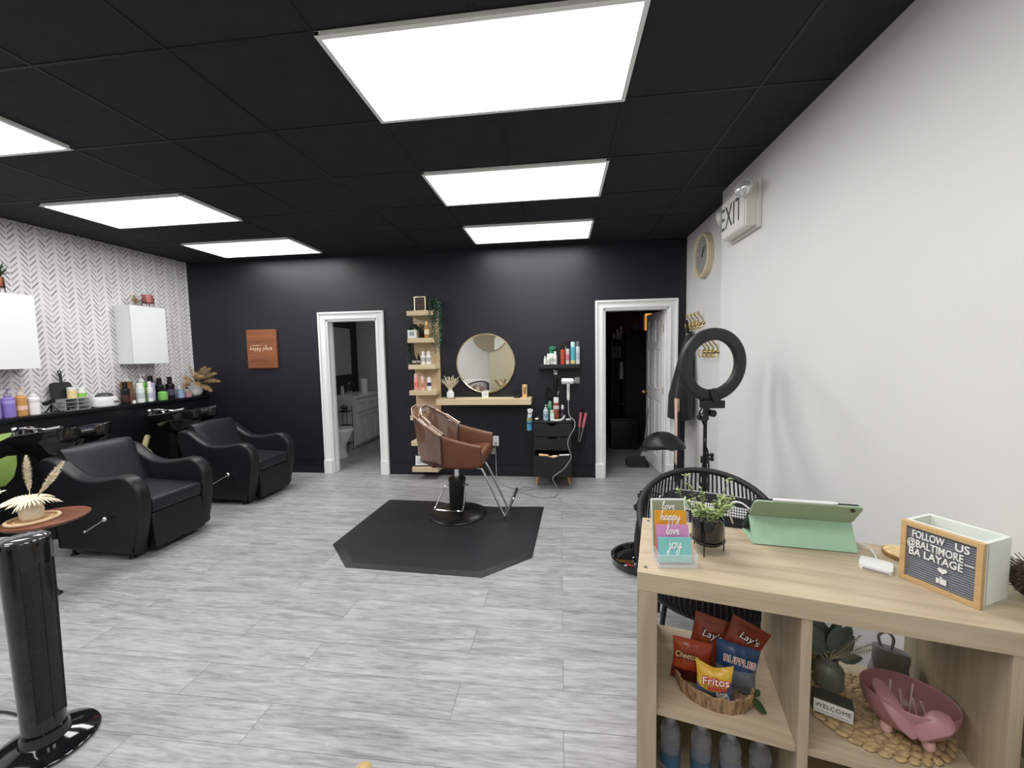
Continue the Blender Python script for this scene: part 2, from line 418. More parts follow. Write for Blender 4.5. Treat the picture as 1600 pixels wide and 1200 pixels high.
out('door_knob', g, BRASS, dr)
for z in (.22, 1.0, 1.72):
    g = G(); g.cyl((-.006, -.022, z - .045), (-.006, -.022, z + .045), .007); g.box((.018, -.0245, z), (.034, .002, .09)); g.box((-.004, .0, z), (.003, .04, .09)); out('hinge', g, BRASS, dr)

# ------------------------------------------------------------------ ceiling lights
LIT = mat('light_diffuser', (.9, .9, .9), .5, var=.01, scale=8, emis=(1.0, 1.0, 1.0), estr=1.3)
LIT.cycles.emission_sampling = 'NONE'
LW, LD = 1.225, .565
spots = [(-.297, 1.815), (-.297, 3.01), (-.297, 4.16), (-3.40, 3.05), (-3.36, 4.19), (-3.40, 1.80), (-.297, .60), (-3.40, .60), (-.297, -.62), (-3.40, -.62)]
lbl = ['large bright ceiling panel light nearest the camera, at top centre', 'bright ceiling panel light in the middle of the central row', 'farthest ceiling panel light of the central row, by the black wall',
       'bright ceiling panel light above the nearer wash chair, left row', 'farthest ceiling panel light of the left row, near the black wall', 'ceiling panel light cut off by the left edge of the photo']
def make_light(loc, label):
    t = thing('ceiling_light', label, 'ceiling light', loc, 0, 'ceiling panel lights')
    g = G()
    for s in (-1, 1):
        g.box((s * LW / 2, 0, -.006), (.022, LD + .022, .02), bev=.003); g.box((0, s * LD / 2, -.006), (LW + .022, .022, .0201), bev=.003)
    out('light_frame', g, TRIM, t)
    g = G(); g.box((0, 0, -.001), (LW - .018, LD - .018, .006)); out('diffuser', g, LIT, t)
    ld = bpy.data.lights.new('panel_lamp', 'AREA'); ld.shape = 'RECTANGLE'; ld.size = LW - .024; ld.size_y = LD - .024; ld.energy = 20.6
    lo = bpy.data.objects.new('panel_lamp', ld); COL.objects.link(lo); lo.parent = t; lo.location = (0, 0, -.0065)
    return t
l0 = make_light((*spots[0], CZ - .006), lbl[0])
for i in range(1, len(spots)):
    dup(l0, (*spots[i], CZ - .006), 0, lbl[i] if i < 6 else 'ceiling panel light above the front of the room')
bl = dup(l0, (-2.62, 5.75, CZ - .006), pi / 2, 'added dim fill light, unseen, brightening the bathroom behind the left doorway'); bl['group'] = 'added bathroom fill light'  # unseen weak panel added only to brighten the bathroom
dim = LIT.copy(); dim.name = 'added_light_diffuser'; dim.node_tree.nodes['Principled BSDF'].inputs['Emission Strength'].default_value = .3
for ch in bl.children:
    if ch.type == 'LIGHT': ch.data = ch.data.copy(); ch.data.energy = 4.9
    if 'diffuser' in ch.name: ch.data = ch.data.copy(); ch.data.materials[0] = dim
# ------------------------------------------------------------------ wash chairs and basins (left)
def chain(pts, n=6):
    """Catmull-Rom through pts"""
    P = [V(p) for p in pts]; o = []
    for i in range(len(P) - 1):
        a = P[max(i - 1, 0)]; b = P[i]; c = P[i + 1]; d = P[min(i + 2, len(P) - 1)]
        for k in range(n):
            t = k / n
            o.append(.5 * ((2 * b) + (c - a) * t + (2 * a - 5 * b + 4 * c - d) * t * t + (3 * b - a - 3 * c + d) * t ** 3))
    o.append(P[-1]); return o

def wash_chair(loc, label):
    # local: x forward (0 = front of the base), y across (0..W), z up
    W = .64; t = thing('wash_chair', label, 'salon chair', loc, 0, 'black wash chairs')
    outline = [(-.66, .06, 0), (-.70, .30, 0), (-.76, .56, 0), (-.78, .70, 0), (-.73, .75, 0), (-.645, .735, 0), (-.555, .67, 0), (-.45, .61, 0), (-.34, .595, 0), (-.22, .605, 0), (-.10, .625, 0), (-.01, .595, 0), (.045, .50, 0), (.045, .36, 0), (.02, .20, 0), (-.02, .04, 0)]
    prof = [(p.x, p.y) for p in chain(outline, 4)]
    for side, y0 in ((0, 0.0), (1, W - .105)):
        g = G(); n = len(prof); cx = sum(p[0] for p in prof) / n; cz = sum(p[1] for p in prof) / n
        rings = []
        for (yy, ins) in ((0, .022), (.010, .007), (.028, 0), (.077, 0), (.095, .007), (.105, .022)):
            ring = []
            for i, (x, z) in enumerate(prof):
                a = V((prof[(i + 1) % n][0] - prof[i - 1][0], prof[(i + 1) % n][1] - prof[i - 1][1])); a.normalize()
                ring.append((x + a.y * ins, y0 + yy, z - a.x * ins))
            rings.append(g.vs(ring))
        for A, B in zip(rings, rings[1:]):
            for k in range(n): g.face([A[k], A[(k + 1) % n], B[(k + 1) % n], B[k]])
        for rg, yy, ins in ((rings[0], 0, .045), (rings[-1], .105, .045)):
            seg = g.vs([(min(-.07, max(-.64, x)), y0 + yy, .28) for x, z in prof])
            md = g.vs([V((x, y0 + yy, z)).lerp(V((min(-.07, max(-.64, x)), y0 + yy, .28)), .25) for x, z in prof])
            for k in range(n):
                g.face([rg[k], rg[(k + 1) % n], md[(k + 1) % n], md[k]]); g.face([md[k], md[(k + 1) % n], seg[(k + 1) % n], seg[k]])
        out('armrest', g, LEATHER, t, 50)
    a, b = .072, W - .072
    g = G()          # backrest: padded slab leaning back, crowned across
    def back(u, v):
        ang = v * 2 * pi; th = .055
        yy = a + (b - a) * u
        pu = 1 - (2 * u - 1) ** 8 * .5
        cu, cv = cos(ang), sin(ang)
        s = (abs(cu) ** .35) * (1 if cu > 0 else -1); k = (abs(cv) ** .6) * (1 if cv > 0 else -1)
        zz = .56 + .240 * s; xx = -.455 - .48 * (zz - .33) + k * th * pu
        return (xx, yy, zz + .012 * (1 - (2 * u - 1) ** 2))
    g.surf(back, 14, 28, cv=True)
    for u in (0, 1):
        f = g.face(g.vs([back(u, j / 28) for j in range(28)]))
    out('backrest', g, LEATHER2, t, 60)
    a, b = .107, W - .107
    g = G(); g.box((-.245, W / 2, .385), (.56, b - a - .004, .115), bev=.028, seg=4, m=ry(math.radians(3))); out('seat', g, LEATHER2, t, 60)
    g = G(); g.box((-.30, W / 2, .20), (.52, b - a - .004, .28), bev=.01); out('base', g, LEATHER, t, 60)
    g = G(); g.box((.002, W / 2, .180), (.07, b - a - .004, .268), bev=.018, seg=3, m=ry(math.radians(-5))); out('footrest_panel', g, LEATHER, t, 60)
    g = G(); p0, p1 = V((-.375, -.030, .225)), V((-.195, -.034, .325))
    g.cyl((-.375, .01, .225), p0, .008); g.cyl(p0, p1, .0065); g.sph(p0, .011); g.sph(p1, .019); out('recline_lever', g, CHROME, t)
    for x, y in ((-.60, .05), (-.60, W - .05), (-.10, .05), (-.10, W - .05)):
        g = G(); g.cyl((x, y, 0), (x, y, .012), .022, .016); g.cyl((x, y, .01), (x, y, .075), .010); out('foot', g, BLKPLASTIC, t)
    return t
w1 = wash_chair((-3.06, 2.465, 0), 'black leather wash chair nearest the camera, behind the small round wooden table')
dup(w1, (-3.06, 3.545, 0), 0, 'black leather wash chair farther away, beside the back wall')

def basin(loc, label):
    # x toward the chair, teardrop bowl with a neck notch and horns
    t = thing('wash_basin', label, 'wash basin', loc, 0, 'black shampoo basins')
    g = G()
    def rim(a, k, z):
        c, s = cos(a), sin(a)
        x = .37 * c * (1.0 if c < 0 else 1.18); y = .265 * s * (1 - .22 * max(0, c) ** 2)
        notch = math.exp(-(a / .42) ** 2) if a < pi else math.exp(-((a - 2 * pi) / .42) ** 2)
        x -= .17 * notch
        zz = z + (.055 * (x + .1) / .4 if z > -.03 else 0) - .035 * notch * (1 if z > -.03 else 0)
        return (x * k, y * k, zz)
    lv = [(.99, -.035), (1.0, 0), (.975, .006), (.94, -.004), (.86, -.05), (.62, -.135), (.2, -.155)]
    lo = [(.99, -.035), (.91, -.06), (.68, -.14), (.4, -.20), (.2, -.205)]
    for prof in (lv, lo):
        g.surf(lambda u, v: rim(u * 2 * pi, *[pp for pp in prof][round(v * (len(prof) - 1))]), 48, len(prof) - 1, cu=True)
    g.face(g.vs([rim(k / 48 * 2 * pi, .2, -.155) for k in range(48)])); g.face(g.vs([rim(k / 48 * 2 * pi, .2, -.205) for k in range(48)]))
    out('bowl', g, BLKGLOSS, t, 50)
    g = G(); g.lathe([(0, -.19), (.075, -.19), (.07, -.27), (.06, -.40), (.075, -.50), (.09, -loc[2]), (0, -loc[2])], 20, c=(-.08, 0, 0)); out('pedestal', g, BLKPLASTIC, t)
    g = G(); g.cyl((-.31, 0, -.045), (-.31, 0, .025), .022); g.tube([(-.31, 0, .02), (-.27, 0, .035), (-.22, 0, .03), (-.20, 0, .0)], .012); g.box((-.31, 0, .035), (.02, .07, .014), bev=.004); out('faucet', g, CHROME, t)
    g = G(); g.cyl((-.27, -.09, -.03), (-.27, -.09, .02), .018); g.sph((-.27, -.09, .03), .024); g.tube(chain([(-.27, -.09, .02), (-.18, -.11, .045), (-.06, -.10, .04), (.02, -.06, .03)]), .009); g.cyl((.0, -.07, .028), (.09, -.03, .04), .014, .02); out('spray_hose', g, CHROME, t)
    g = G(); g.box((.275, 0, -.004), (.06, .16, .05), bev=.02, seg=3, m=ry(math.radians(-18))); out('neck_rest', g, BLKPLASTIC, t)
    return t
b1 = basin((-4.125, 2.80, .885), 'black oval shampoo basin behind the nearer wash chair')
dup(b1, (-4.125, 3.88, .885), 0, 'black oval shampoo basin behind the farther wash chair')
# pale hose bundle and cups between the two chairs, clear brush cup on far basin
g = G(); g.tube(chain([(-4.34, 3.70, .66), (-4.30, 3.64, .60), (-4.22, 3.56, .56), (-4.08, 3.50, .50), (-3.98, 3.48, .25), (-3.97, 3.48, .02)]), .026, 10)
tag(out('drain_hose', g, mat('pale_hose', lin(176, 166, 128), .6)), 'pale ribbed drain hose hanging between the two wash chairs', 'hose')
t = thing('towel', 'loose grey and white towel on top of the black bin between the wash chairs', 'towel', (-4.12, 3.34, .50))
g = G(); g.surf(lambda u, v: (.13 * (u - .5) * 2, .08 * (v - .5) * 2, .025 + .035 * sin(u * 9) * cos(v * 7) + .02 * sin(v * 13 + u * 4)), 16, 12); out('cloth', g, mat('grey_towel', lin(150, 148, 155), .9), t)
t = thing('waste_bin', 'black bin standing between the two wash chairs', 'bin', (-4.12, 3.34, 0))
g = G(); g.lathe([(0, 0), (.10, 0), (.125, .49), (.115, .49), (.095, .02), (0, .02)], 24); out('bin_body', g, BLKPLASTIC, t)

# ------------------------------------------------------------------ styling chair on its mat (centre)
mat_poly = [(-1.77, 2.83), (-1.735, 3.80), (-1.225, 3.79), (-1.10, 3.735), (-.80, 3.70), (-.62, 3.685), (-.165, 3.72), (-.21, 2.76), (-.52, 2.475), (-1.49, 2.52)]
t = thing('floor_mat', 'black rubber anti-fatigue mat under the brown styling chair', 'mat', (0, 0, 0))
g = G()
cx = -.97; cy = 3.15
def ins(k): return [(x + (cx - x) * k, y + (cy - y) * k) for x, y in mat_poly]
A = g.vs([(x, y, .001) for x, y in mat_poly]); B = g.vs([(x, y, .004) for x, y in mat_poly]); Cc = g.vs([(x, y, .017) for x, y in ins(.055)]); D = g.vs([(x, y, .0175) for x, y in ins(.075)])
n = len(mat_poly)
for p, q in ((A, B), (B, Cc), (Cc, D)):
    for k in range(n): g.face([p[k], p[(k + 1) % n], q[(k + 1) % n], q[k]])
g.face(D); g.face(A[::-1]); out('mat_slab', g, RUBBER, t, 30)

SX, SY = -.935, 3.465
t = thing('styling_chair', 'tan leather salon styling chair with plastic back cover, on black mat', 'salon chair', (SX, SY, .0176), 0)
g = G(); g.lathe([(0, 0), (.255, 0), (.262, .006), (.255, .016), (.20, .028), (.10, .040), (.085, .048), (0, .048)], 48); out('base_disc', g, mat('black_satin_metal', (.010, .010, .011), .26, var=.05, scale=20, spec=.4), t, 50)
g = G(); g.lathe([(0, .046), (.068, .046), (.072, .06), (.075, .30), (.080, .315), (.076, .335), (.05, .338), (0, .338)], 28); out('pump_column', g, BLKPLASTIC, t)
g = G(); g.cyl((0, 0, .33), (0, 0, .47), .021); out('piston', g, CHROME, t)
g = G(); g.tube(chain([(-.07, -.03, .27), (-.10, -.05, .26), (-.165, -.12, .11), (-.15, -.16, .095), (.04, -.19, .10), (.085, -.15, .105), (.075, -.03, .27)], 5), .0075); g.cyl((.05, -.03, .28), (.115, -.03, .28), .008); out('pump_pedal', g, CHROME, t)
g = G(); g.box((0, 0, .468), (.26, .26, .02), bev=.006); out('seat_bracket', g, STEEL, t)
g = G(); g.box((.055, 0, .545), (.47, .44, .11), bev=.03, seg=4, m=ry(math.radians(-4))); out('seat', g, BROWNL, t, 60)
# wrap-round shell: top rim and lower edge as functions of the angle from the back
HW = .295; TH = .052
def shell_rows(s):
    """s in -1..1 runs from near front (y<0) round the back to far front (y>0): x, y, z top, z bottom, lean"""
    a = abs(s)
    key = [(0, -.315, 0, .985, .52), (.14, -.31, .13, .975, .52), (.27, -.27, .225, .925, .515), (.40, -.165, .275, .855, .505), (.52, -.05, .288, .775, .495), (.70, .07, .292, .740, .49), (.88, .21, .290, .705, .495), (1, .285, .287, .69, .515)]
    for k0, k1 in zip(key, key[1:]):
        if a <= k1[0] + 1e-9:
            f = (a - k0[0]) / (k1[0] - k0[0]); f = f * f * (3 - 2 * f) if k1[0] < .5 else f
            x, y, zt, zb = [p + (q - p) * f for p, q in zip(k0[1:], k1[1:])]
            return x, (y if s > 0 else -y), zt, zb
def shell_pt(s, v, off):
    x, y, zt, zb = shell_rows(s)
    z = zb + (zt - zb) * v
    a = abs(s); taper = (1 - v)
    # body narrows towards the bottom, back leans outward at the top
    if a < .5:
        x = x + .10 * taper * (1 - a / .5) ; y *= 1 - .16 * taper
    else: y *= 1 - .10 * taper
    e = .002
    x2, y2, _, _ = shell_rows(min(1, s + e)); x1, y1, _, _ = shell_rows(max(-1, s - e))
    tn = V((x2 - x1, y2 - y1, 0)).normalized(); nm = V((tn.y, -tn.x, 0))
    return V((x, y, z)) - nm * off
def shell(g, s0, s1, ns, v0, v1, th, offs=0.0, nv=8):
    def f(u, w):
        s = s0 + (s1 - s0) * u; ph = w * 2 * pi
        c, sn = cos(ph), sin(ph)
        vv = (abs(c) ** .25) * (1 if c > 0 else -1); k = (abs(sn) ** .55) * (1 if sn > 0 else -1)
        v = v0 + (v1 - v0) * (.5 + .5 * vv)
        return shell_pt(s, v, k * th / 2 + offs)
    nv_ = 24
    g.surf(f, ns, nv_, cv=True)
    for u in (0, 1): g.face(g.vs([f(u, j / nv_) for j in range(nv_)]))
g = G(); shell(g, -.52, .52, 40, 0, 1, TH); out('backrest', g, BROWNL, t, 60)
g = G(); shell(g, -1, -.515, 16, 0, 1, TH); out('armrest', g, BROWNL, t, 60)
g = G(); shell(g, .515, 1, 16, 0, 1, TH); out('armrest', g, BROWNL, t, 60)
PLAST = mat('clear_vinyl_cover', lin(112, 82, 68), .12, var=.35, scale=7, bump=.9, bscale=16, stretch=(1, 1, .35), coat=.8, spec=.8)
g = G(); shell(g, -.535, .535, 44, .06, 1.03, TH + .022); out('back_cover', g, PLAST, t, 60)
g = G()
for off in (-TH / 2 - .012, TH / 2 + .012):
    g.tube([shell_pt(-.535 + 1.07 * k / 50, 1.02, off) + V((0, 0, .004)) for k in range(51)], .0065, 6)
out('rim_piping', g, mat('glossy_tan_piping', lin(190, 160, 140), .12, coat=1.0, var=.05), t); g = G()
for s in (-.535, .535):
    for off in (-TH / 2 - .013, TH / 2 + .013): g.tube([shell_pt(s, .06 + .96 * k / 8, off) for k in range(9)], .0055, 6)
g.tube([shell_pt(-.535 + 1.07 * k / 50, .06, TH / 2 + .012) for k in range(51)], .0055, 6)
out('cover_piping', g, mat('dark_brown_piping', lin(58, 38, 32), .3), t)
g = G()
for y in (-.10, .10):
    g.tube(chain([(.10, y, .47), (.22, y, .455), (.27, y, .41), (.43, y * 1.1, .06), (.445, y * 1.1, .045)], 5), .0105)
g.tube(chain([(.445, -.11, .045), (.455, -.12, .045), (.52, -.125, .185), (.53, -.11, .20), (.53, .11, .20), (.52, .125, .185), (.455, .12, .045), (.445, .11, .045)], 4), .0105)
g.tube([(.437, -.11, .055), (.437, .11, .055)], .0085)
out('footrest', g, CHROME, t, 60)

# ------------------------------------------------------------------ tower heater / fan, side table (front left)
t = thing('tower_fan', 'glossy black tower fan on a round base, at the left edge', 'fan', (-1.955, 1.20, 0), 0)
g = G(); g.lathe([(0, 0), (.142, 0), (.147, .008), (.142, .018), (.095, .032), (.070, .040), (.064, .075), (0, .075)], 56); out('fan_base', g, BLKGLOSS, t, 50)
g = G(); g.lathe([(0, .07), (.056, .07), (.059, .09), (.068, .79), (.067, .806), (.064, .81), (0, .81)], 48); out('housing', g, BLKGLOSS, t, 50)
g = G(); g.lathe([(0, .809), (.0625, .809), (.058, .817), (.04, .823), (0, .825)], 40); out('control_panel', g, mat('dark_grey_gloss', (.05, .05, .055), .12, coat=.6), t, 50)
g = G()
for k in range(66):
    z = .135 + k * .0088; r0 = .059 + (z - .09) * .01286 + .0018
    g.tube([(r0 * cos(a), r0 * sin(a), z + .003 * math.cos((a + .12) * 3)) for a in [-.1 - .72 + 1.44 * j / 10 for j in range(11)]], .0018, 5)
for a in (-.84, -.1, .64): g.tube([((.061 + (z - .09) * .01286) * cos(a), (.061 + (z - .09) * .01286) * sin(a), z) for z in (.125, .42, .725)], .0022, 6)
out('grille', g, BLKMATTE, t)
g = G(); g.tube(chain([(-2.022, 1.222, .052), (-2.07, 1.24, .05), (-2.13, 1.27, .008), (-2.3, 1.30, .006), (-2.6, 1.28, .006)]), .0045, 6)
tag(out('power_cord', g, BLKPLASTIC), 'thin black power cord on the floor behind the tower fan', 'cord')

TX, TY, TZ = -3.165, 2.055, .50
t = thing('side_table', 'small round brown wooden side table between fan and wash chair', 'side table', (TX, TY, 0))
g = G(); g.lathe([(0, TZ - .022), (.18, TZ - .022), (.192, TZ - .011), (.192, TZ - .004), (.187, TZ), (0, TZ)], 56); out('tabletop', g, TEAK, t, 50)
g = G(); g.lathe([(0, .0), (.036, 0), (.034, .01), (.02, .018), (.014, .04), (.014, .46), (.04, TZ - .02), (0, TZ - .02)], 28); out('pedestal', g, BLKPLASTIC, t)
t = thing('round_tray', 'round woven tan tray with pale rim on the brown side table', 'tray', (TX - .022, TY - .05, TZ + .0005))
g = G(); g.lathe([(0, 0), (.104, 0), (.104, .006), (0, .006)], 48); out('tray_base', g, mat('woven_tan', lin(176, 138, 98), .8, var=.2, scale=60), t)
g = G(); g.tube([(.108 * cos(a), .108 * sin(a), .009) for a in [2 * pi * k / 56 for k in range(56)]], .0095, 8, closed=True); out('rim', g, mat('tan_rim', lin(226, 196, 158), .6), t)
g = G(); g.tube([(.076 * cos(a), .076 * sin(a), .0062) for a in [2 * pi * k / 56 for k in range(56)]], .0035, 6, closed=True); out('inlay_ring', g, mat('tan_rim', lin(226, 196, 158), .6), t)
t = thing('dried_flower_vase', 'small cream vase of dried bunny-tail and palm stems on the tray', 'vase', (TX - .030, TY - .048, TZ + .007))
g = G(); g.lathe([(0, 0), (.040, 0), (.051, .016), (.053, .06), (.046, .088), (.037, .098), (.037, .112), (.031, .112), (.031, .09), (0, .08)], 32); out('vase_body', g, mat('cream_ceramic', lin(222, 206, 180), .6, var=.08, scale=40), t)
def plume(g, base, d, L, w, n=70, droop=.0, thin=.0009):
    d = V(d).normalized(); b = V(base)
    a = d.orthogonal().normalized(); c = d.cross(a)
    pos = lambda t_: b + d * L * t_ + V((0, 0, -droop * L * t_ * t_))
    g.tube([pos(k / 6) for k in range(7)], [.0022 * (1 - .5 * k / 6) for k in range(7)], 5)
    for i in range(n):
        t_ = R.uniform(.32, 1); ph = R.uniform(0, 2 * pi)
        r = w * (sin(pi * min(1, (t_ - .25) / .8)) ** .7) * R.uniform(.6, 1)
        o = a * cos(ph) + c * sin(ph); p = pos(t_)
        e = p + o * r + d * R.uniform(.25, .6) * w * 1.3 + V((0, 0, -droop * .5 * w))
        m_ = (p + e) * .5 + o * r * .12
        sd = o.cross(d) * thin * 2.2
        q = g.vs([p - sd * .6, p + sd * .6, m_ + sd, m_ - sd, e])
        g.face([q[0], q[1], q[2], q[3]]); g.face([q[3], q[2], q[4]])
for (d, L, w) in (((-.02, .02, 1), .30, .026), ((.62, .12, .82), .33, .026), ((.62, .0, .70), .26, .011)):
    g = G(); plume(g, (0, 0, .08), d, L, w, 520, 0); out('bunny_tail', g, CREAM, t, 0)
g = G()
for a0, L, base in ((-.3, .17, .75), (2.9, .19, .7), (3.4, .21, .45), (-1.0, .12, .8), (2.2, .13, .9)):
    d0 = V((cos(a0), sin(a0), base)).normalized(); sd = V((-sin(a0), cos(a0), 0))
    for k in range(13):
        f = (k - 6) / 6
        dd = (d0 + sd * f * .75).normalized()
        g.tube([V((0, 0, .11)) + dd * L * s + V((0, 0, -.62 * L * s * s)) for s in (.02, .3, .6, .85, 1)], [.003, .006, .0055, .004, .001], 4)
out('palm_leaf', g, CREAM, t, 30)
t = thing('rubber_plant', 'potted plant with broad green leaves at the left edge of the photo', 'plant', (-3.80, 2.12, 0))
g = G(); g.lathe([(0, 0), (.11, 0), (.14, .24), (.15, .25), (.13, .25), (.11, .02), (0, .02)], 28); out('pot', g, CERAMIC, t)
g = G(); g.tube(chain([(0, 0, .2), (.02, .0, .5), (.03, .01, .95)]), .012); out('stem', g, GREEN, t)
g = G()
for (z, a, L, e) in ((.95, 3.2, .28, .35), (.86, 2.4, .25, .3), (.78, 3.8, .26, .2), (.72, 2.9, .30, .12), (.6, 4.5, .24, .1), (.9, 1.9, .24, .5)):
    g.leaf((.03, .01, z), (cos(a), sin(a), e), L, .14, bend=.18)
g.leaf((.17, -.02, .66), (.62, .0, .72), .27, .16, up=(.1, -1, .1), bend=.1)
out('leaves', g, mat('broad_green_leaf', lin(112, 138, 66), .4, var=.15, scale=8), t, 60)
t = thing('white_flowers', 'white flowers with grey-green leaves at the left edge, left of the cream vase', 'flowers', (-3.53, 1.935, 0))
g = G(); g.lathe([(0, 0), (.06, 0), (.07, .40), (.05, .50), (.042, .50), (.05, .40), (.05, .02), (0, .02)], 24); out('flower_vase', g, CERAMIC, t)
g = G()
for k in range(12):
    a = k * 2.4; L = .10 + .012 * (k % 4); g.leaf((0, 0, .50), (cos(a), sin(a), .5 + .3 * (k % 3)), L, .045)
g.leaf((0, 0, .50), (.97, .05, .5), .22, .05)
out('leaves', g, DKGREEN, t, 60)
g = G()
for (dx, dy, dz) in ((.05, 0, .69), (.01, -.05, .73), (.11, .05, .66), (-.06, .05, .72)):
    g.tube([(0, 0, .49), (dx * .6, dy * .6, dz - .04), (dx, dy, dz)], .003, 5)
    for k in range(9): g.leaf((dx, dy, dz), (cos(k * .7), sin(k * .7), .35 + .25 * (k % 2)), .055, .028)
out('blossoms', g, mat('white_petals', lin(232, 228, 214), .7), t, 60)
# ------------------------------------------------------------------ bottles and small containers
def bottle(kind, name, label, loc, h, r, body, cap, group=None, band=None, flat=1.0, r_=0.0, bm=None, bandz=(.25, .62)):
    """kind: cap, aerosol, pump, trigger, dropper, jar.  body, cap, band are materials"""
    t = thing(name, label, 'jar' if kind == 'jar' else 'bottle', loc, r_, group)
    g = G(); n = 20
    if kind == 'aerosol':
        hb = h * .80; g.lathe([(0, 0), (r * .96, 0), (r, .004), (r, hb - r * .5), (r * .82, hb - r * .15), (r * .7, hb), (0, hb)], n)
        out('can_body', g, body, t); g = G(); g.lathe([(0, hb - r * .35), (r * .86, hb - r * .35), (r * .86, h - .004), (r * .78, h), (0, h)], n); out('cap', g, cap, t)
    elif kind == 'jar':
        hb = h * .74; g.lathe([(0, 0), (r * .95, 0), (r, .004), (r, hb - .004), (r * .9, hb), (0, hb)], n, sy=flat); out('jar_body', g, body, t)
        g = G(); g.lathe([(0, hb), (r * 1.0, hb), (r * 1.0, h - .003), (r * .95, h), (0, h)], n, sy=flat); out('lid', g, cap, t)
    else:
        hs = h * {'cap': .70, 'pump': .68, 'trigger': .58, 'dropper': .58}[kind]; rn = min(r * .45, .016)
        g.lathe([(0, 0), (r * .93, 0), (r, .005), (r, hs - r * .35), (r * .9, hs - r * .12), (rn * 1.2, hs + r * .15), (rn, hs + r * .2), (rn, hs + r * .3), (0, hs + r * .3)], n, sy=flat)
        out('bottle_body', g, body, t); z0 = hs + r * .2; g = G()
        if kind == 'cap': g.lathe([(0, z0), (max(rn * 1.5, r * .55), z0), (max(rn * 1.4, r * .5), h), (0, h)], n)
        elif kind == 'dropper':
            g.lathe([(0, z0), (rn * 1.5, z0), (rn * 1.5, z0 + (h - z0) * .4), (rn * .8, z0 + (h - z0) * .45), (rn * .7, h * .97), (0, h)], n)
        elif kind == 'pump':
            g.lathe([(0, z0), (rn * 1.5, z0), (rn * 1.5, z0 + (h - z0) * .35), (rn * .35, z0 + (h - z0) * .4), (rn * .35, h * .96), (0, h * .96)], n)
            g.box((r * .35, 0, h * .975), (r * 1.25, rn * 1.2, h * .035), bev=.002)
            g.box((r * .93, 0, h * .96), (rn * .6, rn * .8, h * .04), bev=.001)
        else:
            g.lathe([(0, z0), (rn * 1.5, z0), (rn * 1.4, z0 + (h - z0) * .35), (0, z0 + (h - z0) * .35)], n)
            zt = z0 + (h - z0) * .35
            g.box((r * .15, 0, zt + (h - zt) * .55), (r * 1.5, rn * 1.7, (h - zt) * .8), bev=.004, m=ry(-.12))
            g.box((r * 1.05, 0, zt + (h - zt) * .68), (r * .5, rn * 1.1, (h - zt) * .35), bev=.002)
            g.tube([(r * .6, 0, zt + (h - zt) * .4), (r * .8, 0, zt + (h - zt) * .1), (r * .7, 0, zt - (h - zt) * .45)], rn * .35, 6)
        out('cap' if kind in ('cap', 'dropper') else kind + '_head', g, cap, t)
    if band:
        hb = h * {'aerosol': .8, 'jar': .74, 'cap': .70, 'pump': .68, 'trigger': .58, 'dropper': .58}[kind]
        g = G(); g.lathe([(r * 1.012, hb * bandz[0]), (r * 1.02, hb * bandz[0] + .001), (r * 1.02, hb * bandz[1] - .001), (r * 1.012, hb * bandz[1])], n, sy=flat)
        out('label', g, band, t)
    return t
P = plastic
AMBER = mat('amber_oil', lin(206, 150, 88), .15, trans=.3, var=.1, scale=10)

# ------------------------------------------------------------------ back wall: sign, tower shelf, ledge, mirror
t = thing('wooden_sign', 'brown wooden board reading happy place on the black wall', 'sign', (-3.725, BY - .001, 1.58))
g = G(); g.box((0, -.0125, 0), (.405, .025, .485), bev=.003); out('board', g, WALNUT, t)
LET = {  # simple hand-lettered strokes, x height 1
 'h': ([[(0, 0), (.08, 1.1), (.3, 2.0), (.16, 1.9), (.1, .9), (.06, 0), (.2, .7), (.45, .98), (.56, .7), (.55, .2), (.72, 0), (.9, .2)]], .9),
 'a': ([[(.62, .9), (.3, 1.0), (.05, .6), (.12, .1), (.4, .05), (.62, .6), (.66, .95), (.64, .25), (.78, 0), (.95, .2)]], .95),
 'p': ([[(.0, .4), (.18, 1.0), (.15, .2), (.08, -1.0), (.14, .3), (.3, .9), (.55, .95), (.62, .5), (.42, .08), (.18, .1)], [(.42, .08), (.75, .05), (.9, .3)]], .88),
 'y': ([[(.05, 1.0), (.1, .4), (.3, .1), (.55, .4), (.65, 1.0), (.6, 0), (.45, -.9), (.15, -1.0), (.1, -.6), (.5, -.1), (.95, .35)]], .9),
 'l': ([[(0, .2), (.3, 1.2), (.42, 1.9), (.26, 2.0), (.16, 1.2), (.2, .2), (.4, 0), (.6, .25)]], .58),
 'c': ([[(.65, .8), (.4, 1.0), (.1, .7), (.1, .25), (.35, 0), (.7, .2)]], .68),
 'e': ([[(.05, .4), (.4, .55), (.55, .8), (.35, 1.0), (.1, .7), (.12, .2), (.4, 0), (.75, .25)]], .72),
 'o': ([[(.5, 1.0), (.15, .8), (.08, .3), (.35, 0), (.65, .3), (.6, .85), (.4, .98), (.7, .85), (.9, .95)]], .85),
 'v': ([[(.0, .95), (.15, .9), (.3, .0), (.6, .9), (.85, .85)]], .8),
 'j': ([[(.3, 1.0), (.3, 0), (.2, -.9), (.0, -1.0), (-.02, -.65), (.3, -.2), (.6, .2)], [(.32, 1.4), (.34, 1.45)]], .6),
 'm': ([[(0, 0), (.05, 1), (.08, .2), (.25, .9), (.38, .8), (.38, .1), (.55, .9), (.7, .8), (.72, .1), (.95, .2)]], .95),
 's': ([[(.55, .9), (.3, 1), (.15, .75), (.5, .4), (.4, .05), (.1, .1)]], .65), ' ': ([], .55)}
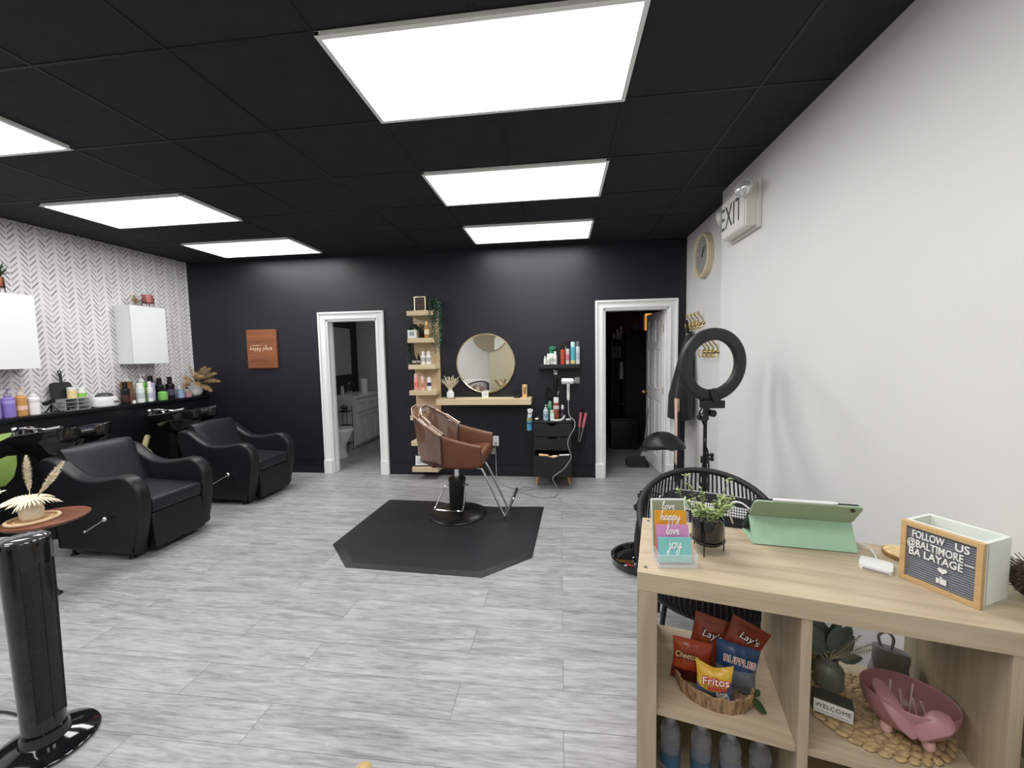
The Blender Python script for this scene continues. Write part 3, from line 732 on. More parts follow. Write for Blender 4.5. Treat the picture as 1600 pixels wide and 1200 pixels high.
def script_word(word, size, mat_, parent, mx, th=.09, name='hand_lettering', sp=1.0):
    g = G(); w = sum(LET[c][1] * sp for c in word); x = -w / 2
    for c in word:
        for st in LET[c][0]:
            pts = chain([(x + px + .12 * py, py, 0) for px, py in st], 5)
            g.tube([mx @ (p * size) for p in pts], th * size, 6)
        x += LET[c][1] * sp
    return out(name, g, mat_, parent, 60)
SIGNW = mat('cream_lettering', lin(250, 222, 190), .6)
script_word('happy place', .026, SIGNW, t, tr(-.005, -.026, -.01) @ FRONT, .085, sp=1.32)
g = G(); g.box((-.075, -.0255, .045), (.10, .001, .007)); g.box((-.03, -.0255, .0455), (.20, .001, .0018)); out('small_line', g, SIGNW, t)

t = thing('tower_shelf', 'tall pale oak wall shelf with seven ledges on the black wall', 'shelf', (-1.58, BY, 0))
g = G(); g.box((0, -.015, 1.01), (.31, .028, 1.86), bev=.002); out('backboard', g, OAKPZ, t)
TZS = [1.97, 1.66, 1.357, 1.057, .765, .462, .152]
for z in TZS:
    g = G(); g.box((0, -.131, z - .027), (.315, .203, .054), bev=.003); out('ledge', g, OAKP, t)
SXC = -1.58
def T(i, dx, dy=-.15): return (SXC + dx, BY + dy, TZS[i] + .0005)
t = thing('picture_frame', 'small gold picture frame with a dark photo on the top ledge', 'picture frame', T(0, -.02, -.15))
g = G()
for s in (-1, 1): g.box((s * .064, 0, .085), (.012, .016, .17), bev=.002); g.box((0, 0, .085 + s * .079), (.14, .0161, .012), bev=.002)
out('frame', g, GOLDMIR, t)
PH = mat('dark_photo', lin(70, 46, 44), .35, var=.85, scale=14)
g = G(); g.box((0, .002, .085), (.118, .006, .148)); out('photo', g, PH, t)
def trailing(name, label, loc, strands, potr, poth, leafmat, seed, pm):
    rr = random.Random(seed); t = thing(name, label, 'plant', loc)
    g = G(); g.lathe([(0, 0), (potr * .8, 0), (potr, poth), (potr * .9, poth), (potr * .75, .01), (0, .01)], 24); out('pot', g, pm, t)
    g = G(); g2 = G()
    for (dx, dy, dz) in strands:
        pts = chain([(0, 0, poth * .9), (dx * .6, dy * .6 - .01, poth + .05), (dx, dy, poth - .02), (dx * 1.05, dy, poth - dz * .5), (dx * 1.0, dy, poth - dz)], 7)
        g.tube(pts, .0015, 4)
        for i, p in enumerate(pts[2:]):
            for k in range(4): g2.leaf(p + V((rr.uniform(-.008, .008), rr.uniform(-.006, .006), rr.uniform(-.012, .012))), (rr.uniform(-1, 1), rr.uniform(-1, .3), rr.uniform(-.9, .4)), rr.uniform(.02, .032), .016)
    for k in range(30): g2.leaf((rr.uniform(-potr, potr), rr.uniform(-potr, potr), poth + rr.uniform(0, .05)), (rr.uniform(-1, 1), rr.uniform(-1, 1), .6), .03, .017)
    out('stems', g, leafmat, t); out('foliage', g2, leafmat, t, 60); return t
trailing('trailing_plant', 'trailing green plant in a grey pot hanging down from the top ledge', T(0, .10, -.10), [(.02 + .012 * k, -.13 + .018 * (k % 4), .20 + .09 * ((k * 3) % 5)) for k in range(9)] + [(.10, -.05, .45), (.11, -.02, .40)], .045, .085, DKGREEN, 3, mat('dark_grey_pot', lin(84, 86, 90), .6))
trailing('trailing_plant', 'trailing green plant in a black pot at the left of the second ledge', T(1, -.03, -.085), [(-.145 - .008 * (k % 3), -.05 + .022 * (k % 4), .25 + .07 * (k % 5)) for k in range(8)], .04, .10, DKGREEN, 5, BLKPLASTIC)
def carton(name, label, cat, loc, d, m, r=0, bandm=None, grp=None):
    t = thing(name, label, cat, loc, r, grp)
    g = G(); g.box((0, 0, d[2] / 2), d, bev=.0015); out('box', g, m, t)
    if bandm: g = G(); g.box((d[0] * .03, -d[1] / 2 - .0006, d[2] * .55), (d[0] * .6, .0012, d[2] * .5), bev=.0004); out('print', g, bandm, t)
    return t
carton('product_box', 'white box with grey print at the left of the second ledge', 'box', T(1, -.105, -.205), (.098, .04, .092), PAPER, 0, P(150, 160, 158, .6))
g = None
carton('candle_box', 'black box beside the white box on the second ledge', 'box', T(1, .035, -.11), (.05, .06, .105), BLKMATTE)
bottle('cap', 'oil_bottle', 'amber oil bottle with gold top on the second ledge', T(1, .065, -.19), .185, .031, AMBER, mat('gold_cap', lin(224, 186, 130), .3, .6), band=P(238, 220, 180, .5), bandz=(.3, .75))
BLKB = P(22, 20, 22, .3); WHB = P(235, 234, 230, .35); PKB = P(236, 160, 150, .35)
bottle('dropper', 'serum_bottle', 'leftmost small black dropper bottle on the third ledge', T(2, -.10, -.185), .122, .026, BLKB, BLKB, 'black dropper bottles', P(190, 176, 172, .5))
bottle('dropper', 'serum_bottle', 'small black dropper bottle next to the white bottles, third ledge', T(2, -.047, -.185), .128, .021, BLKB, BLKB, 'black dropper bottles', P(170, 156, 152, .5))
bottle('cap', 'conditioner_bottle', 'left of two white bottles on the third ledge', T(2, .008, -.185), .150, .026, WHB, WHB, 'white bottles on the tower shelf', P(186, 186, 184, .5), bandz=(.3, .75))
bottle('cap', 'conditioner_bottle', 'right of two white bottles on the third ledge', T(2, .072, -.185), .150, .030, WHB, WHB, 'white bottles on the tower shelf', P(186, 186, 184, .5), bandz=(.3, .75))
bottle('aerosol', 'spray_can', 'tallest pink bottle at the left of the fourth ledge', T(3, -.085, -.19), .192, .025, PKB, P(238, 190, 190, .35), None, P(232, 120, 110, .5))
bottle('aerosol', 'spray_can', 'slim pink and peach bottle in the middle of the fourth ledge', T(3, -.008, -.19), .162, .020, P(238, 178, 158, .35), P(236, 214, 206, .35), None, P(214, 130, 120, .5))
bottle('aerosol', 'spray_can', 'white bottle with a dark flower print on the fourth ledge', T(3, .07, -.19), .150, .024, WHB, WHB, None, P(66, 56, 84, .5), bandz=(.4, .75))
t = thing('notice_frame', 'black framed white notice leaning on the lowest ledge', 'sign', T(6, -.035, -.175), math.radians(8))
q = rx(math.radians(-10)); g = G(); g.box((0, 0, .071), (.20, .012, .14), bev=.002, m=q); out('frame', g, BLKPLASTIC, t)
g = G(); g.box((-.006, -.0075, .072), (.172, .003, .112), m=q); out('notice', g, PAPER, t)
g = G()
for k, (w, z) in enumerate(((.10, .1), (.12, .088), (.12, .064), (.13, .052), (.11, .042))): g.box((-.01, -.0095 + (z - .072) * .17, z), (w, .0012, .004), m=q)
out('writing', g, P(130, 130, 140, .6), t)
bottle('jar', 'jar', 'small green jar beside the framed notice on the lowest ledge', T(6, .10, -.14), .07, .022, P(96, 110, 84, .4), WHB)

t = thing('ledge_shelf', 'long pale oak floating ledge below the round mirror', 'shelf', (-.875, BY, .955))
g = G(); g.box((0, -.112, -.035), (1.095, .222, .07), bev=.003); out('shelf_board', g, OAKP, t)
E0 = .9555
t = thing('ledge_vase', 'white vase of dried heather on a brown coaster at the ledge end', 'vase', (-1.275, BY - .14, E0 + .006))
g = G(); g.lathe([(0, 0), (.040, 0), (.043, .006), (.043, .062), (.036, .072), (.025, .076), (.025, .095), (.02, .095), (.02, .07), (0, .06)], 28); out('vase_body', g, CERAMIC, t)
g = G()
for k in range(16): plume(g, (0, 0, .08), (cos(k * 2.4) * .75, sin(k * 2.4) * .6, 1.0 + .5 * (k % 3)), .17 + .014 * (k % 4), .017, 46, .1, .0014)
out('dried_heather', g, CREAM, t, 0)
g = G(); g.lathe([(0, 0), (.055, 0), (.055, .006), (0, .006)], 28); tag(out('coaster', g, TEAK, None, loc=(-1.265, BY - .14, E0)), 'round brown coaster under the white vase on the oak ledge', 'coaster')
carton('white_card', 'small white card stand under the round mirror', 'card', (-.875, BY - .075, E0), (.075, .03, .072), PAPER, 0, P(205, 205, 205, .6))
t = thing('tape_dispenser', 'small black holder beside the gold box at the ledge end', 'holder', (-.49, BY - .12, E0))
g = G(); g.box((0, 0, .02), (.075, .05, .04), bev=.008); out('holder_base', g, BLKPLASTIC, t); g = G(); g.cyl((-.02, -.02, .066), (-.02, .02, .066), .028, n=24); out('roll', g, BLKPLASTIC, t)
carton('gold_box', 'upright gold box standing at the right end of the oak ledge', 'box', (-.405, BY - .12, E0), (.052, .045, .152), P(222, 184, 128, .4), 0, P(150, 112, 70, .4))

t = thing('round_mirror', 'round wall mirror with a thin gold frame above the oak ledge', 'mirror', (-.873, BY - .0005, 1.355))
g = G(); g.lathe([(0, 0), (.342, 0), (.342, .012), (0, .012)], 72, m=rx(pi / 2)); out('mirror_glass', g, MIRROR, t)
g = G(); g.lathe([(.340, 0), (.351, 0), (.351, .022), (.348, .025), (.343, .025), (.340, .022), (.340, 0)], 72, m=rx(pi / 2)); out('frame', g, GOLDMIR, t)

# outlet with plug and thin cord
t = thing('wall_outlet', 'white wall outlet with a plug low on the black wall', 'outlet', (-.775, BY - .0005, .425))
g = G(); g.box((0, -.004, 0), (.078, .008, .122), bev=.003); out('cover_plate', g, WHITEP, t)
g = G()
for z in (-.028, .028): g.box((0, -.0085, z), (.034, .002, .034), bev=.0008)
out('socket', g, P(210, 210, 205, .4), t)
t = thing('extension_cord', 'long grey cord running from the white hair dryer to the outlet', 'cord', (0, 0, 0))
g = G(); g.tube(chain([(.09, 4.53, .93), (.088, 4.48, .86), (.095, 4.36, .78), (.145, 4.28, .735), (.14, 4.12, .69), (.09, 4.11, .60), (.07, 4.10, .52), (.10, 4.10, .42), (.095, 4.10, .36), (.02, 4.09, .26), (-.085, 4.09, .17), (-.05, 4.09, .08), (-.035, 4.09, .02), (-.08, 3.98, .006), (-.2, 3.95, .006), (-.35, 4.05, .006), (-.47, 4.16, .006), (-.38, 4.28, .006), (-.30, 4.24, .010), (-.40, 4.16, .014), (-.55, 4.24, .006), (-.66, 4.36, .006), (-.74, 4.52, .01), (-.765, 4.62, .14), (-.77, 4.645, .30), (-.775, 4.652, .372)], 7), .0045, 6)
out('cable', g, P(150, 148, 148, .4), t)
g = G(); g.box((-.775, 4.655, .397), (.03, .03, .045), bev=.005); out('plug', g, P(160, 160, 160, .4), t)
carton('plug_adapter', 'grey power adapter hanging below the wall outlet', 'adapter', (-.80, BY - .034, .275), (.045, .03, .07), P(130, 130, 132, .4))

# ------------------------------------------------------------------ small black shelf, dryer, drawer trolley
t = thing('wall_shelf', 'short black floating shelf of spray cans right of the mirror', 'shelf', (-.012, BY, 1.332))
g = G(); g.box((0, -.076, -.022), (.455, .15, .044), bev=.003); out('shelf_board', g, BLKMATTE, t)
Z1 = 1.3325; SY_ = BY - .09
GRN = P(40, 128, 92, .3)
bottle('dropper', 'serum_bottle', 'tiny white dropper bottle at the left end of the black shelf', (-.17, SY_ - .02, Z1), .10, .015, WHB, WHB)
bottle('cap', 'conditioner_bottle', 'short white bottle in front of the green-headed spray, black shelf', (-.132, SY_ - .03, Z1), .122, .021, WHB, WHB, None, P(200, 200, 198, .5))
bottle('trigger', 'trigger_bottle', 'white spray bottle with green trigger on the black shelf', (-.098, SY_ + .035, Z1), .205, .040, WHB, GRN, None, P(190, 205, 200, .5))
bottle('cap', 'conditioner_bottle', 'white bottle just left of the red can on the black shelf', (-.054, SY_ - .03, Z1), .148, .020, WHB, WHB, None, P(200, 200, 198, .5))
bottle('aerosol', 'spray_can', 'red spray can with black cap on the black shelf', (.028, SY_ - .02, Z1), .215, .0225, P(200, 72, 52, .3), BLKB)
bottle('aerosol', 'spray_can', 'green spray can with black cap, behind the pale pink can', (.080, SY_ + .045, Z1), .262, .0225, P(128, 158, 110, .35), BLKB)
bottle('aerosol', 'spray_can', 'pale pink spray can with black cap on the black shelf', (.086, SY_ - .02, Z1), .222, .021, P(216, 192, 190, .35), BLKB, None, P(190, 120, 124, .5))
bottle('aerosol', 'spray_can', 'large turquoise spray can with a pale yellow base', (.145, SY_ - .01, Z1), .248, .029, P(84, 168, 184, .3), P(196, 228, 226, .35), None, P(206, 196, 130, .4), bandz=(.02, .22))
bottle('aerosol', 'spray_can', 'white and silver spray can at the right end of the black shelf', (.199, SY_ - .01, Z1), .252, .0225, P(206, 212, 214, .3), P(110, 112, 116, .35), None, P(172, 186, 192, .5))
t = thing('dryer_bracket', 'grey wall bracket holding the white hair dryer', 'bracket', (.172, BY - .0005, 1.14))
g = G(); g.box((.02, -.006, 0), (.06, .012, .07), bev=.003); g.box((.0, -.075, 0), (.014, .13, .035), bev=.004); out('bracket_arm', g, STEEL, t)
t = thing('hair_dryer', 'white hair dryer hanging beneath the black shelf', 'hair dryer', (.085, BY - .12, 1.14))
g = G(); g.lathe([(0, -.07), (.030, -.07), (.034, -.06), (.034, .05), (.028, .062), (.022, .066), (0, .066)], 28, m=ry(pi / 2)); out('barrel', g, WHITEP, t)
g = G(); g.lathe([(0, .062), (.024, .062), (.02, .085), (0, .085)], 24, m=ry(pi / 2)); out('nozzle', g, STEEL, t)
g = G(); g.lathe([(0, -.215), (.013, -.215), (.0165, -.20), (.0165, -.06), (.02, -.02), (0, -.02)], 20, c=(.004, 0, 0)); out('handle', g, WHITEP, t)
g = G(); g.box((.004, -.0175, -.085), (.008, .004, .05), bev=.0015); out('switch', g, P(150, 150, 152, .4), t)
t = thing('hair_clipper', 'black hair clipper hanging from a wall hook under the black shelf', 'clipper', (-.055, BY - .03, 1.05))
g = G(); g.lathe([(0, 0), (.018, .0), (.024, .05), (.022, .12), (.018, .16), (0, .16)], 20); out('clipper_body', g, BLKPLASTIC, t)
g = G(); g.box((0, -.002, .172), (.038, .018, .022), bev=.003); out('blade', g, CHROME, t)
g = G(); g.tube(chain([(-.02, .022, .215), (-.01, .0, .23), (.02, -.01, .19), (.03, 0, .12)]), .003, 5); g.box((0, .025, .20), (.05, .008, .02), bev=.002); out('hanging_loop', g, STEEL, t)
t = thing('trimmer', 'small black trimmer with silver tip hanging beside the hair dryer handle', 'trimmer', (-.035, BY - .03, .935))
g = G(); g.lathe([(0, 0), (.012, 0), (.016, .04), (.014, .085), (0, .09)], 16); out('trimmer_body', g, BLKPLASTIC, t); g = G(); g.box((.01, -.01, .06), (.012, .012, .05), bev=.003, m=ry(.3)); out('silver_tip', g, CHROME, t)
g = G()
for k in range(3): g.tube([(-.135 + .035 * cos(a), BY - .012 - .006 * k, 1.0 + .06 * sin(a) - .015 * k) for a in [2 * pi * j / 24 for j in range(24)]], .0045, 6, closed=True)
tag(out('coiled_cable', g, BLKPLASTIC), 'coiled black cable hanging on the wall left of the clipper', 'cable')

TX0, TX1, TY0 = -.295, .115, 4.36
t = thing('drawer_trolley', 'black three-drawer cabinet on short pale wooden legs', 'cabinet', ((TX0 + TX1) / 2, TY0, 0))
w = TX1 - TX0; dp = BY - TY0 - .012; g = G()
for s in (-1, 1): g.box((s * (w / 2 - .008), dp / 2, .42), (.016, dp, .575), bev=.002)
g.box((0, dp / 2, .703), (w + .004, dp, .018), bev=.003); g.box((0, dp / 2, .137), (w - .03, dp - .004, .016)); g.box((0, dp - .005, .42), (w - .03, .008, .56)); g.box((0, dp / 2, .395), (w - .034, dp - .02, .012)); g.box((0, dp / 2, .545), (w - .034, dp - .02, .012))
out('carcass', g, BLKMATTE, t)
def drawer(z0, z1, y):
    n = 12; hw = w / 2 - .003
    poly = [(-hw, z0), (hw, z0), (hw, z1)] + [(.055 - .11 * k / n, z1 - .022 * sin(pi * k / n) ** .6) for k in range(n + 1)] + [(-hw, z1)]
    g = G(); g.prism(poly, 0, .016, m=tr(0, y, 0) @ rx(pi / 2)); bmesh.ops.triangulate(g.bm, faces=[f for f in g.bm.faces if len(f.verts) > 4])
    o = out('drawer', g, BLKMATTE, t, 30)
    return o
drawer(.552, .692, -.001); drawer(.402, .542, -.001); dd = drawer(.150, .372, -.165)
g = G()
for s in (-1, 1): g.box((s * (w / 2 - .03), -.03, .24), (.01, .25, .15))
g.box((0, -.03, .165), (w - .07, .25, .008)); g.box((0, .09, .24), (w - .07, .008, .15)); out('drawer_tray', g, BLKMATTE, t)
for x in (-1, 1):
    for y in (.04, dp - .05):
        g = G(); g.cyl((x * (w / 2 - .035) + x * .012, y - (.012 if y < .1 else -.012), 0), (x * (w / 2 - .045), y, .132), .011, .020); out('leg', g, LEGWOOD, t)
mxx = (TX0 + TX1) / 2
t = thing('round_brush', 'wooden round brush lying in the open bottom drawer', 'brush', (mxx - .075, TY0 - .10, .36), math.radians(-12))
g = G(); g.cyl((-.07, 0, 0), (.03, 0, -.004), .018); out('brush_barrel', g, P(226, 176, 116, .4), t); g = G(); g.cyl((.03, 0, -.004), (.10, 0, -.02), .008); out('handle', g, P(205, 160, 110, .4), t)
t = thing('paddle_brush', 'white hair brush lying in the open bottom drawer', 'brush', (mxx + .09, TY0 - .10, .365), math.radians(5))
g = G(); g.cyl((-.02, 0, 0), (.09, 0, .004), .009); out('handle', g, WHITEP, t); g = G(); g.sph((-.065, 0, -.012), .03, sc=(1.4, .7, .45)); out('brush_head', g, P(226, 206, 190, .5), t)
TT = .7125
bottle('pump', 'mousse_bottle', 'clear and silver pump bottle at the left of the cabinet top', (-.165, 4.47, TT), .172, .029, P(190, 204, 210, .12), P(200, 206, 206, .3), None, P(140, 168, 186, .4))
bottle('cap', 'shampoo_bottle', 'tall dark green bottle on the cabinet top', (-.118, 4.53, TT), .205, .028, P(56, 126, 84, .3), P(120, 172, 140, .35))
bottle('aerosol', 'spray_can', 'brown and red can with a wide white cap on the cabinet top', (-.048, 4.52, TT), .248, .034, P(150, 78, 58, .35), WHB, None, P(214, 206, 204, .5), bandz=(.6, .8))
bottle('jar', 'lotion_tube', 'white tube in front of the brown can on the cabinet top', (-.092, 4.42, TT), .118, .023, WHB, P(200, 200, 198, .35))
bottle('cap', 'oil_bottle', 'dark brown bottle with a white cap, right on the cabinet top', (.022, 4.50, TT), .165, .021, P(52, 34, 40, .3), WHB, None, P(90, 70, 90, .5))
t = thing('hair_clips', 'white plastic sectioning clips lying on the cabinet top', 'clips', (-.01, 4.40, TT + .012))
g = G(); g.tube(chain([(-.09, 0, 0), (-.03, -.01, -.004), (.02, 0, .004), (.05, .0, .035)]), [.010] * 19, 6); g.tube(chain([(-.04, .02, -.004), (.03, .01, .0), (.055, .0, .05)]), .008, 6); out('clip', g, WHITEP, t)
t = thing('phone_stand', 'black and white gadget at the left corner of the cabinet top', 'gadget', (-.255, 4.46, TT))
g = G(); g.box((0, 0, .022), (.06, .05, .044), bev=.01); out('gadget_body', g, BLKPLASTIC, t); g = G(); g.sph((-.01, -.025, .018), .02, sc=(1.2, .6, .6)); out('gadget_knob', g, WHITEP, t)
t = thing('cord_clip', 'white cord clip at the right corner of the cabinet top', 'clip', (.085, 4.40, TT + .010), .4)
g = G(); g.box((0, 0, .008), (.06, .02, .018), bev=.006); out('clip_body', g, WHITEP, t)
t = bottle('trigger', 'trigger_bottle', 'blue spray bottle with yellow collar and white trigger hanging by the cabinet', (-.345, 4.42, .605), .245, .031, P(88, 160, 190, .3), WHITEP, None, P(160, 146, 84, .4), bandz=(.78, .99))
t = thing('bottle_hook', 'small black hook rail holding the blue spray bottle', 'hook', (-.298, 4.42, .69))
g = G(); g.box((-.006, 0, 0), (.012, .05, .03), bev=.003); g.tube([(-.047 + .036 * cos(a), .036 * sin(a), 0) for a in [2 * pi * k / 20 for k in range(20)]], .004, 6, closed=True); out('hook_ring', g, BLKPLASTIC, t)
PKI = P(206, 112, 130, .35)
for k, (x, lean, lb) in enumerate(((.215, .10, 'left pink handled curling iron hanging beside the cabinet'), (.252, .22, 'right pink handled curling iron hanging beside the cabinet'))):
    t = thing('curling_iron', lb, 'curling iron', (x, BY - .03 - .03 * k, .60), 0, 'curling irons by the cabinet')
    a = lean; dx = V((sin(a), 0, cos(a)))
    g = G(); g.cyl((0, 0, 0), dx * .175, .015, .017); out('handle', g, PKI, t)
    g = G(); g.cyl(dx * .175, dx * .205, .012, .006); out('cord_cap', g, BLKPLASTIC, t)
    g = G(); g.cyl(dx * -.17, (0, 0, 0), .011); out('barrel', g, STEEL, t)
    g = G(); g.tube(chain([dx * .2, dx * .2 + V((.03, -.005, .01)), V((.06, 0, .0)), V((.05 - .09 * k, 0, -.22)), V((-.01, 0, -.28)), V((-.04, 0, -.1))]), .0035, 5); out('cord', g, BLKPLASTIC, t)

# ------------------------------------------------------------------ half wall shelf and wall cabinets on the left
def L(y, x=-4.63): return (x, y, LZ + .0003)
def cabinet(y, z0, label):
    t = thing('wall_cabinet', label, 'cabinet', (LX + .0005, y, z0), 0, 'white wall cabinets')
    g = G(); g.box((.088, 0, .315), (.174, .385, .63), bev=.002); out('cabinet_body', g, WHITECAB, t)
    g = G(); g.box((.186, 0, .315), (.018, .384, .629), bev=.0025); out('door', g, WHITECAB, t); return t
c1 = cabinet(3.98, 1.425, 'white wall cabinet on the herringbone wallpaper nearer the back wall')
dup(c1, (LX + .0005, 2.815, 1.405), 0, 'white wall cabinet cut off by the left edge of the photo')
def stand_pot(name, label, loc, m, top):
    t = thing(name, label, 'plant pot', loc)
    g = G(); g.lathe([(0, .028), (.040, .028), (.046, .032), (.046, .095), (.042, .095), (.040, .04), (0, .04)], 24); out('pot', g, m, t)
    g = G(); g.tube([(.047 * cos(a), .047 * sin(a), .036) for a in [2 * pi * k / 24 for k in range(24)]], .003, 6, closed=True)
    for k in range(4): a = k * pi / 2 + .6; g.cyl((.048 * cos(a), .048 * sin(a), 0), (.048 * cos(a), .048 * sin(a), .07), .0025, n=6)
    out('wire_stand', g, BLKPLASTIC, t)
    g = G(); g.lathe([(0, .088), (.042, .088), (.042, .097), (0, .097)], 24); out('soil' if not top else 'lid', g, BLKMATTE, t)
    t.scale = (1.1, 1.1, 1.4)
    return t
stand_pot('candle_pot', 'pink candle pot on a wire stand above the farther cabinet', (-4.60, 4.05, 2.057), mat('pink_metal', lin(176, 104, 104), .3, .4), True)
t = stand_pot('plant_pot', 'copper pot of small green plants above the left cabinet', (-4.62, 2.83, 2.037), COPPER, False)
g = G()
for k in range(40): g.leaf((R.uniform(-.03, .03), R.uniform(-.03, .03), .095), (R.uniform(-1, 1), R.uniform(-1, 1), R.uniform(.3, 1.6)), R.uniform(.06, .12), .018)
out('foliage', g, GREEN, t, 60)
t = thing('dried_tuft', 'small tuft of dried grass lying beside the pink candle pot', 'dried grass', (-4.65, 3.96, 2.057))
g = G()
for k in range(3): plume(g, (0, .02, .005), (.2, -.5, .45 + .4 * k), .12, .025, 70, .0, .0012)
out('grass', g, PAMPAS, t, 0)
PUR = P(136, 118, 190, .3); GLD = P(196, 146, 90, .3)
bottle('pump', 'shampoo_bottle', 'tall purple pump bottle at the left end of the black ledge', L(2.835), .245, .040, PUR, P(150, 140, 170, .3), None, P(168, 156, 214, .4), bandz=(.7, .85))
bottle('pump', 'shampoo_bottle', 'purple pump bottle cut off by the left edge of the photo', L(2.745), .24, .038, P(150, 134, 200, .3), P(200, 190, 210, .3))
bottle('pump', 'shampoo_bottle', 'gold pump bottle with pink label between purple and white bottles', L(2.915), .25, .036, GLD, P(220, 200, 180, .3), None, P(232, 190, 170, .4), bandz=(.30, .52))
bottle('pump', 'lotion_bottle', 'white pump bottle right of the gold bottle', L(2.995, -4.62), .225, .037, WHB, WHB, None, P(205, 205, 205, .5), bandz=(.7, .82))
t = thing('phone_tripod', 'small black tripod standing on the black ledge', 'tripod', L(3.105, -4.60), .3)
g = G()
for a in (.3, 2.4, 4.5): g.tube([(0, 0, .075), (.035 * cos(a), .035 * sin(a), .03), (.055 * cos(a), .055 * sin(a), .007)], .0075, 6)
out('legs', g, BLKPLASTIC, t); g = G(); g.box((-.005, -.02, .098), (.03, .10, .036), bev=.006, m=rx(.25)); out('phone_clamp', g, BLKPLASTIC, t)
t = thing('drawer_organizer', 'clear plastic drawer organizer under the black hand mirror', 'organizer', L(3.285, -4.635))
g = G(); HT = .112
for z in (.0025, .040, .076, HT): g.box((0, 0, z), (.13, .20, .004))
for y in (-.098, .098, 0): g.box((0, y, HT / 2), (.13, .004, HT))
g.box((-.063, 0, HT / 2), (.004, .20, HT)); out('organizer_frame', g, mat('smoky_clear_plastic', (.75, .77, .78), .12, trans=.6, ior=1.15, var=.05, scale=20), t)
g = G()
for k in range(46): g.box((R.uniform(-.03, .045), R.uniform(-.088, .088), R.choice([.012, .05, .086]) + R.uniform(0, .008)), (R.uniform(.01, .03), R.uniform(.008, .04), R.uniform(.006, .014)), r=R.uniform(0, 3))
tag(out('contents', g, mat('grey_clips', lin(96, 96, 98), .4, var=.9, scale=60), t), kind='stuff')
t = thing('hand_mirror', 'black square hand mirror with handle leaning on the wallpaper', 'mirror', (-4.66, 3.235, LZ + .1145), 0)
q = ry(math.radians(-8))
g = G(); g.box((0, 0, .088), (.012, .165, .17), bev=.0, m=q)
for v in g.bm.verts: pass
g = G(); poly = []
for (cx_, cz_, a0) in ((.052, .125, 0), (-.052, .125, 90), (-.058, .03, 180), (.058, .03, 270)):
    for k in range(6): a = math.radians(a0 + 18 * k); poly.append((cx_ + .03 * cos(a), cz_ + .03 * sin(a)))
g.prism(poly, -.006, .006, m=q @ M(((0, 0, 1, 0), (1, 0, 0, 0), (0, 1, 0, 0), (0, 0, 0, 1)))); bmesh.ops.triangulate(g.bm, faces=[f for f in g.bm.faces if len(f.verts) > 4])
out('mirror_back', g, BLKMATTE, t)
g = G(); pts = [(0, .012, .15), (0, .014, .20), (0, .014, .235)]; g.tube([q @ V(p) for p in pts], [.011, .010, .012], 8); g.tube([q @ V((0, .014 + .011 * cos(a), .25 + .016 * sin(a))) for a in [2 * pi * k / 16 for k in range(16)]], .005, 6, closed=True); out('handle', g, BLKMATTE, t)
JZ = LZ + .1145
bottle('jar', 'cotton_jar', 'clear jar with cream label on the drawer organizer', (-4.615, 3.275, JZ), .105, .034, P(232, 218, 176, .3), P(222, 222, 220, .25), None, P(226, 206, 150, .5), bandz=(.0, .85))
bottle('jar', 'cotton_jar', 'clear jar with green label on the drawer organizer', (-4.615, 3.350, JZ), .095, .034, P(236, 236, 232, .3), P(222, 226, 226, .25), None, P(140, 196, 84, .5), bandz=(.05, .6))
t = thing('wax_warmer', 'white wax warmer with a dark lid on the black ledge', 'warmer', L(3.55, -4.625))
g = G(); g.lathe([(0, 0), (.076, 0), (.084, .012), (.082, .07), (.074, .096), (.05, .104), (0, .104)], 36, sy=1.42); out('warmer_body', g, WHITEP, t)
g = G(); g.lathe([(.060, .101), (.056, .118), (.034, .136), (0, .141)], 30, sy=1.25); out('lid', g, P(60, 60, 62, .3), t)
g = G(); g.box((.081, .045, .045), (.004, .05, .022), bev=.001, m=rz(.0)); out('controls', g, P(110, 110, 110, .4), t)
bottle('cap', 'shampoo_bottle', 'black bottle just right of the white wax warmer', L(3.735, -4.605), .235, .038, BLKB, BLKB, 'black bottles on the ledge', P(70, 36, 36, .4), bandz=(.15, .6))
carton('product_box', 'brown and gold box behind the black bottle on the ledge', 'box', L(3.805, -4.665), (.06, .085, .235), mat('brown_box', lin(120, 86, 62), .5, var=.4, scale=30))
bottle('jar', 'jar', 'tiny white jar at the front of the black ledge', L(3.80, -4.585), .03, .016, WHB, WHB)
bottle('aerosol', 'spray_can', 'white spray can on the black ledge in front of the green pump bottle', L(3.885, -4.60), .215, .038, P(226, 232, 230, .3), WHB, None, P(190, 200, 200, .4))
bottle('pump', 'shampoo_bottle', 'bright green pump bottle with a white pump', L(3.965, -4.67), .31, .042, P(122, 186, 82, .3), WHB)
bottle('cap', 'lotion_bottle', 'slim white bottle between green and lavender bottles', L(3.985, -4.595), .225, .028, WHB, WHB, None, P(190, 190, 200, .5))
bottle('cap', 'shampoo_bottle', 'lavender bottle with a black cap on the ledge', L(4.065, -4.67), .285, .038, P(176, 172, 208, .3), BLKB)
bottle('cap', 'shampoo_bottle', 'black round-shouldered bottle behind the green trigger bottle', L(4.165, -4.67), .255, .042, BLKB, BLKB, 'black bottles on the ledge')
bottle('trigger', 'trigger_bottle', 'short green bottle with a black trigger head', L(4.125, -4.59), .165, .046, P(126, 186, 96, .3), BLKB, None, None, r_=2.4)
bottle('cap', 'shampoo_bottle', 'black bottle with grey label right of the green trigger bottle', L(4.255, -4.63), .262, .044, BLKB, BLKB, 'black bottles on the ledge', P(80, 76, 92, .4))
bottle('jar', 'powder_jar', 'pale blue jar with white lid on the black ledge', L(4.385, -4.63), .145, .038, P(160, 182, 216, .35), P(216, 222, 230, .35))
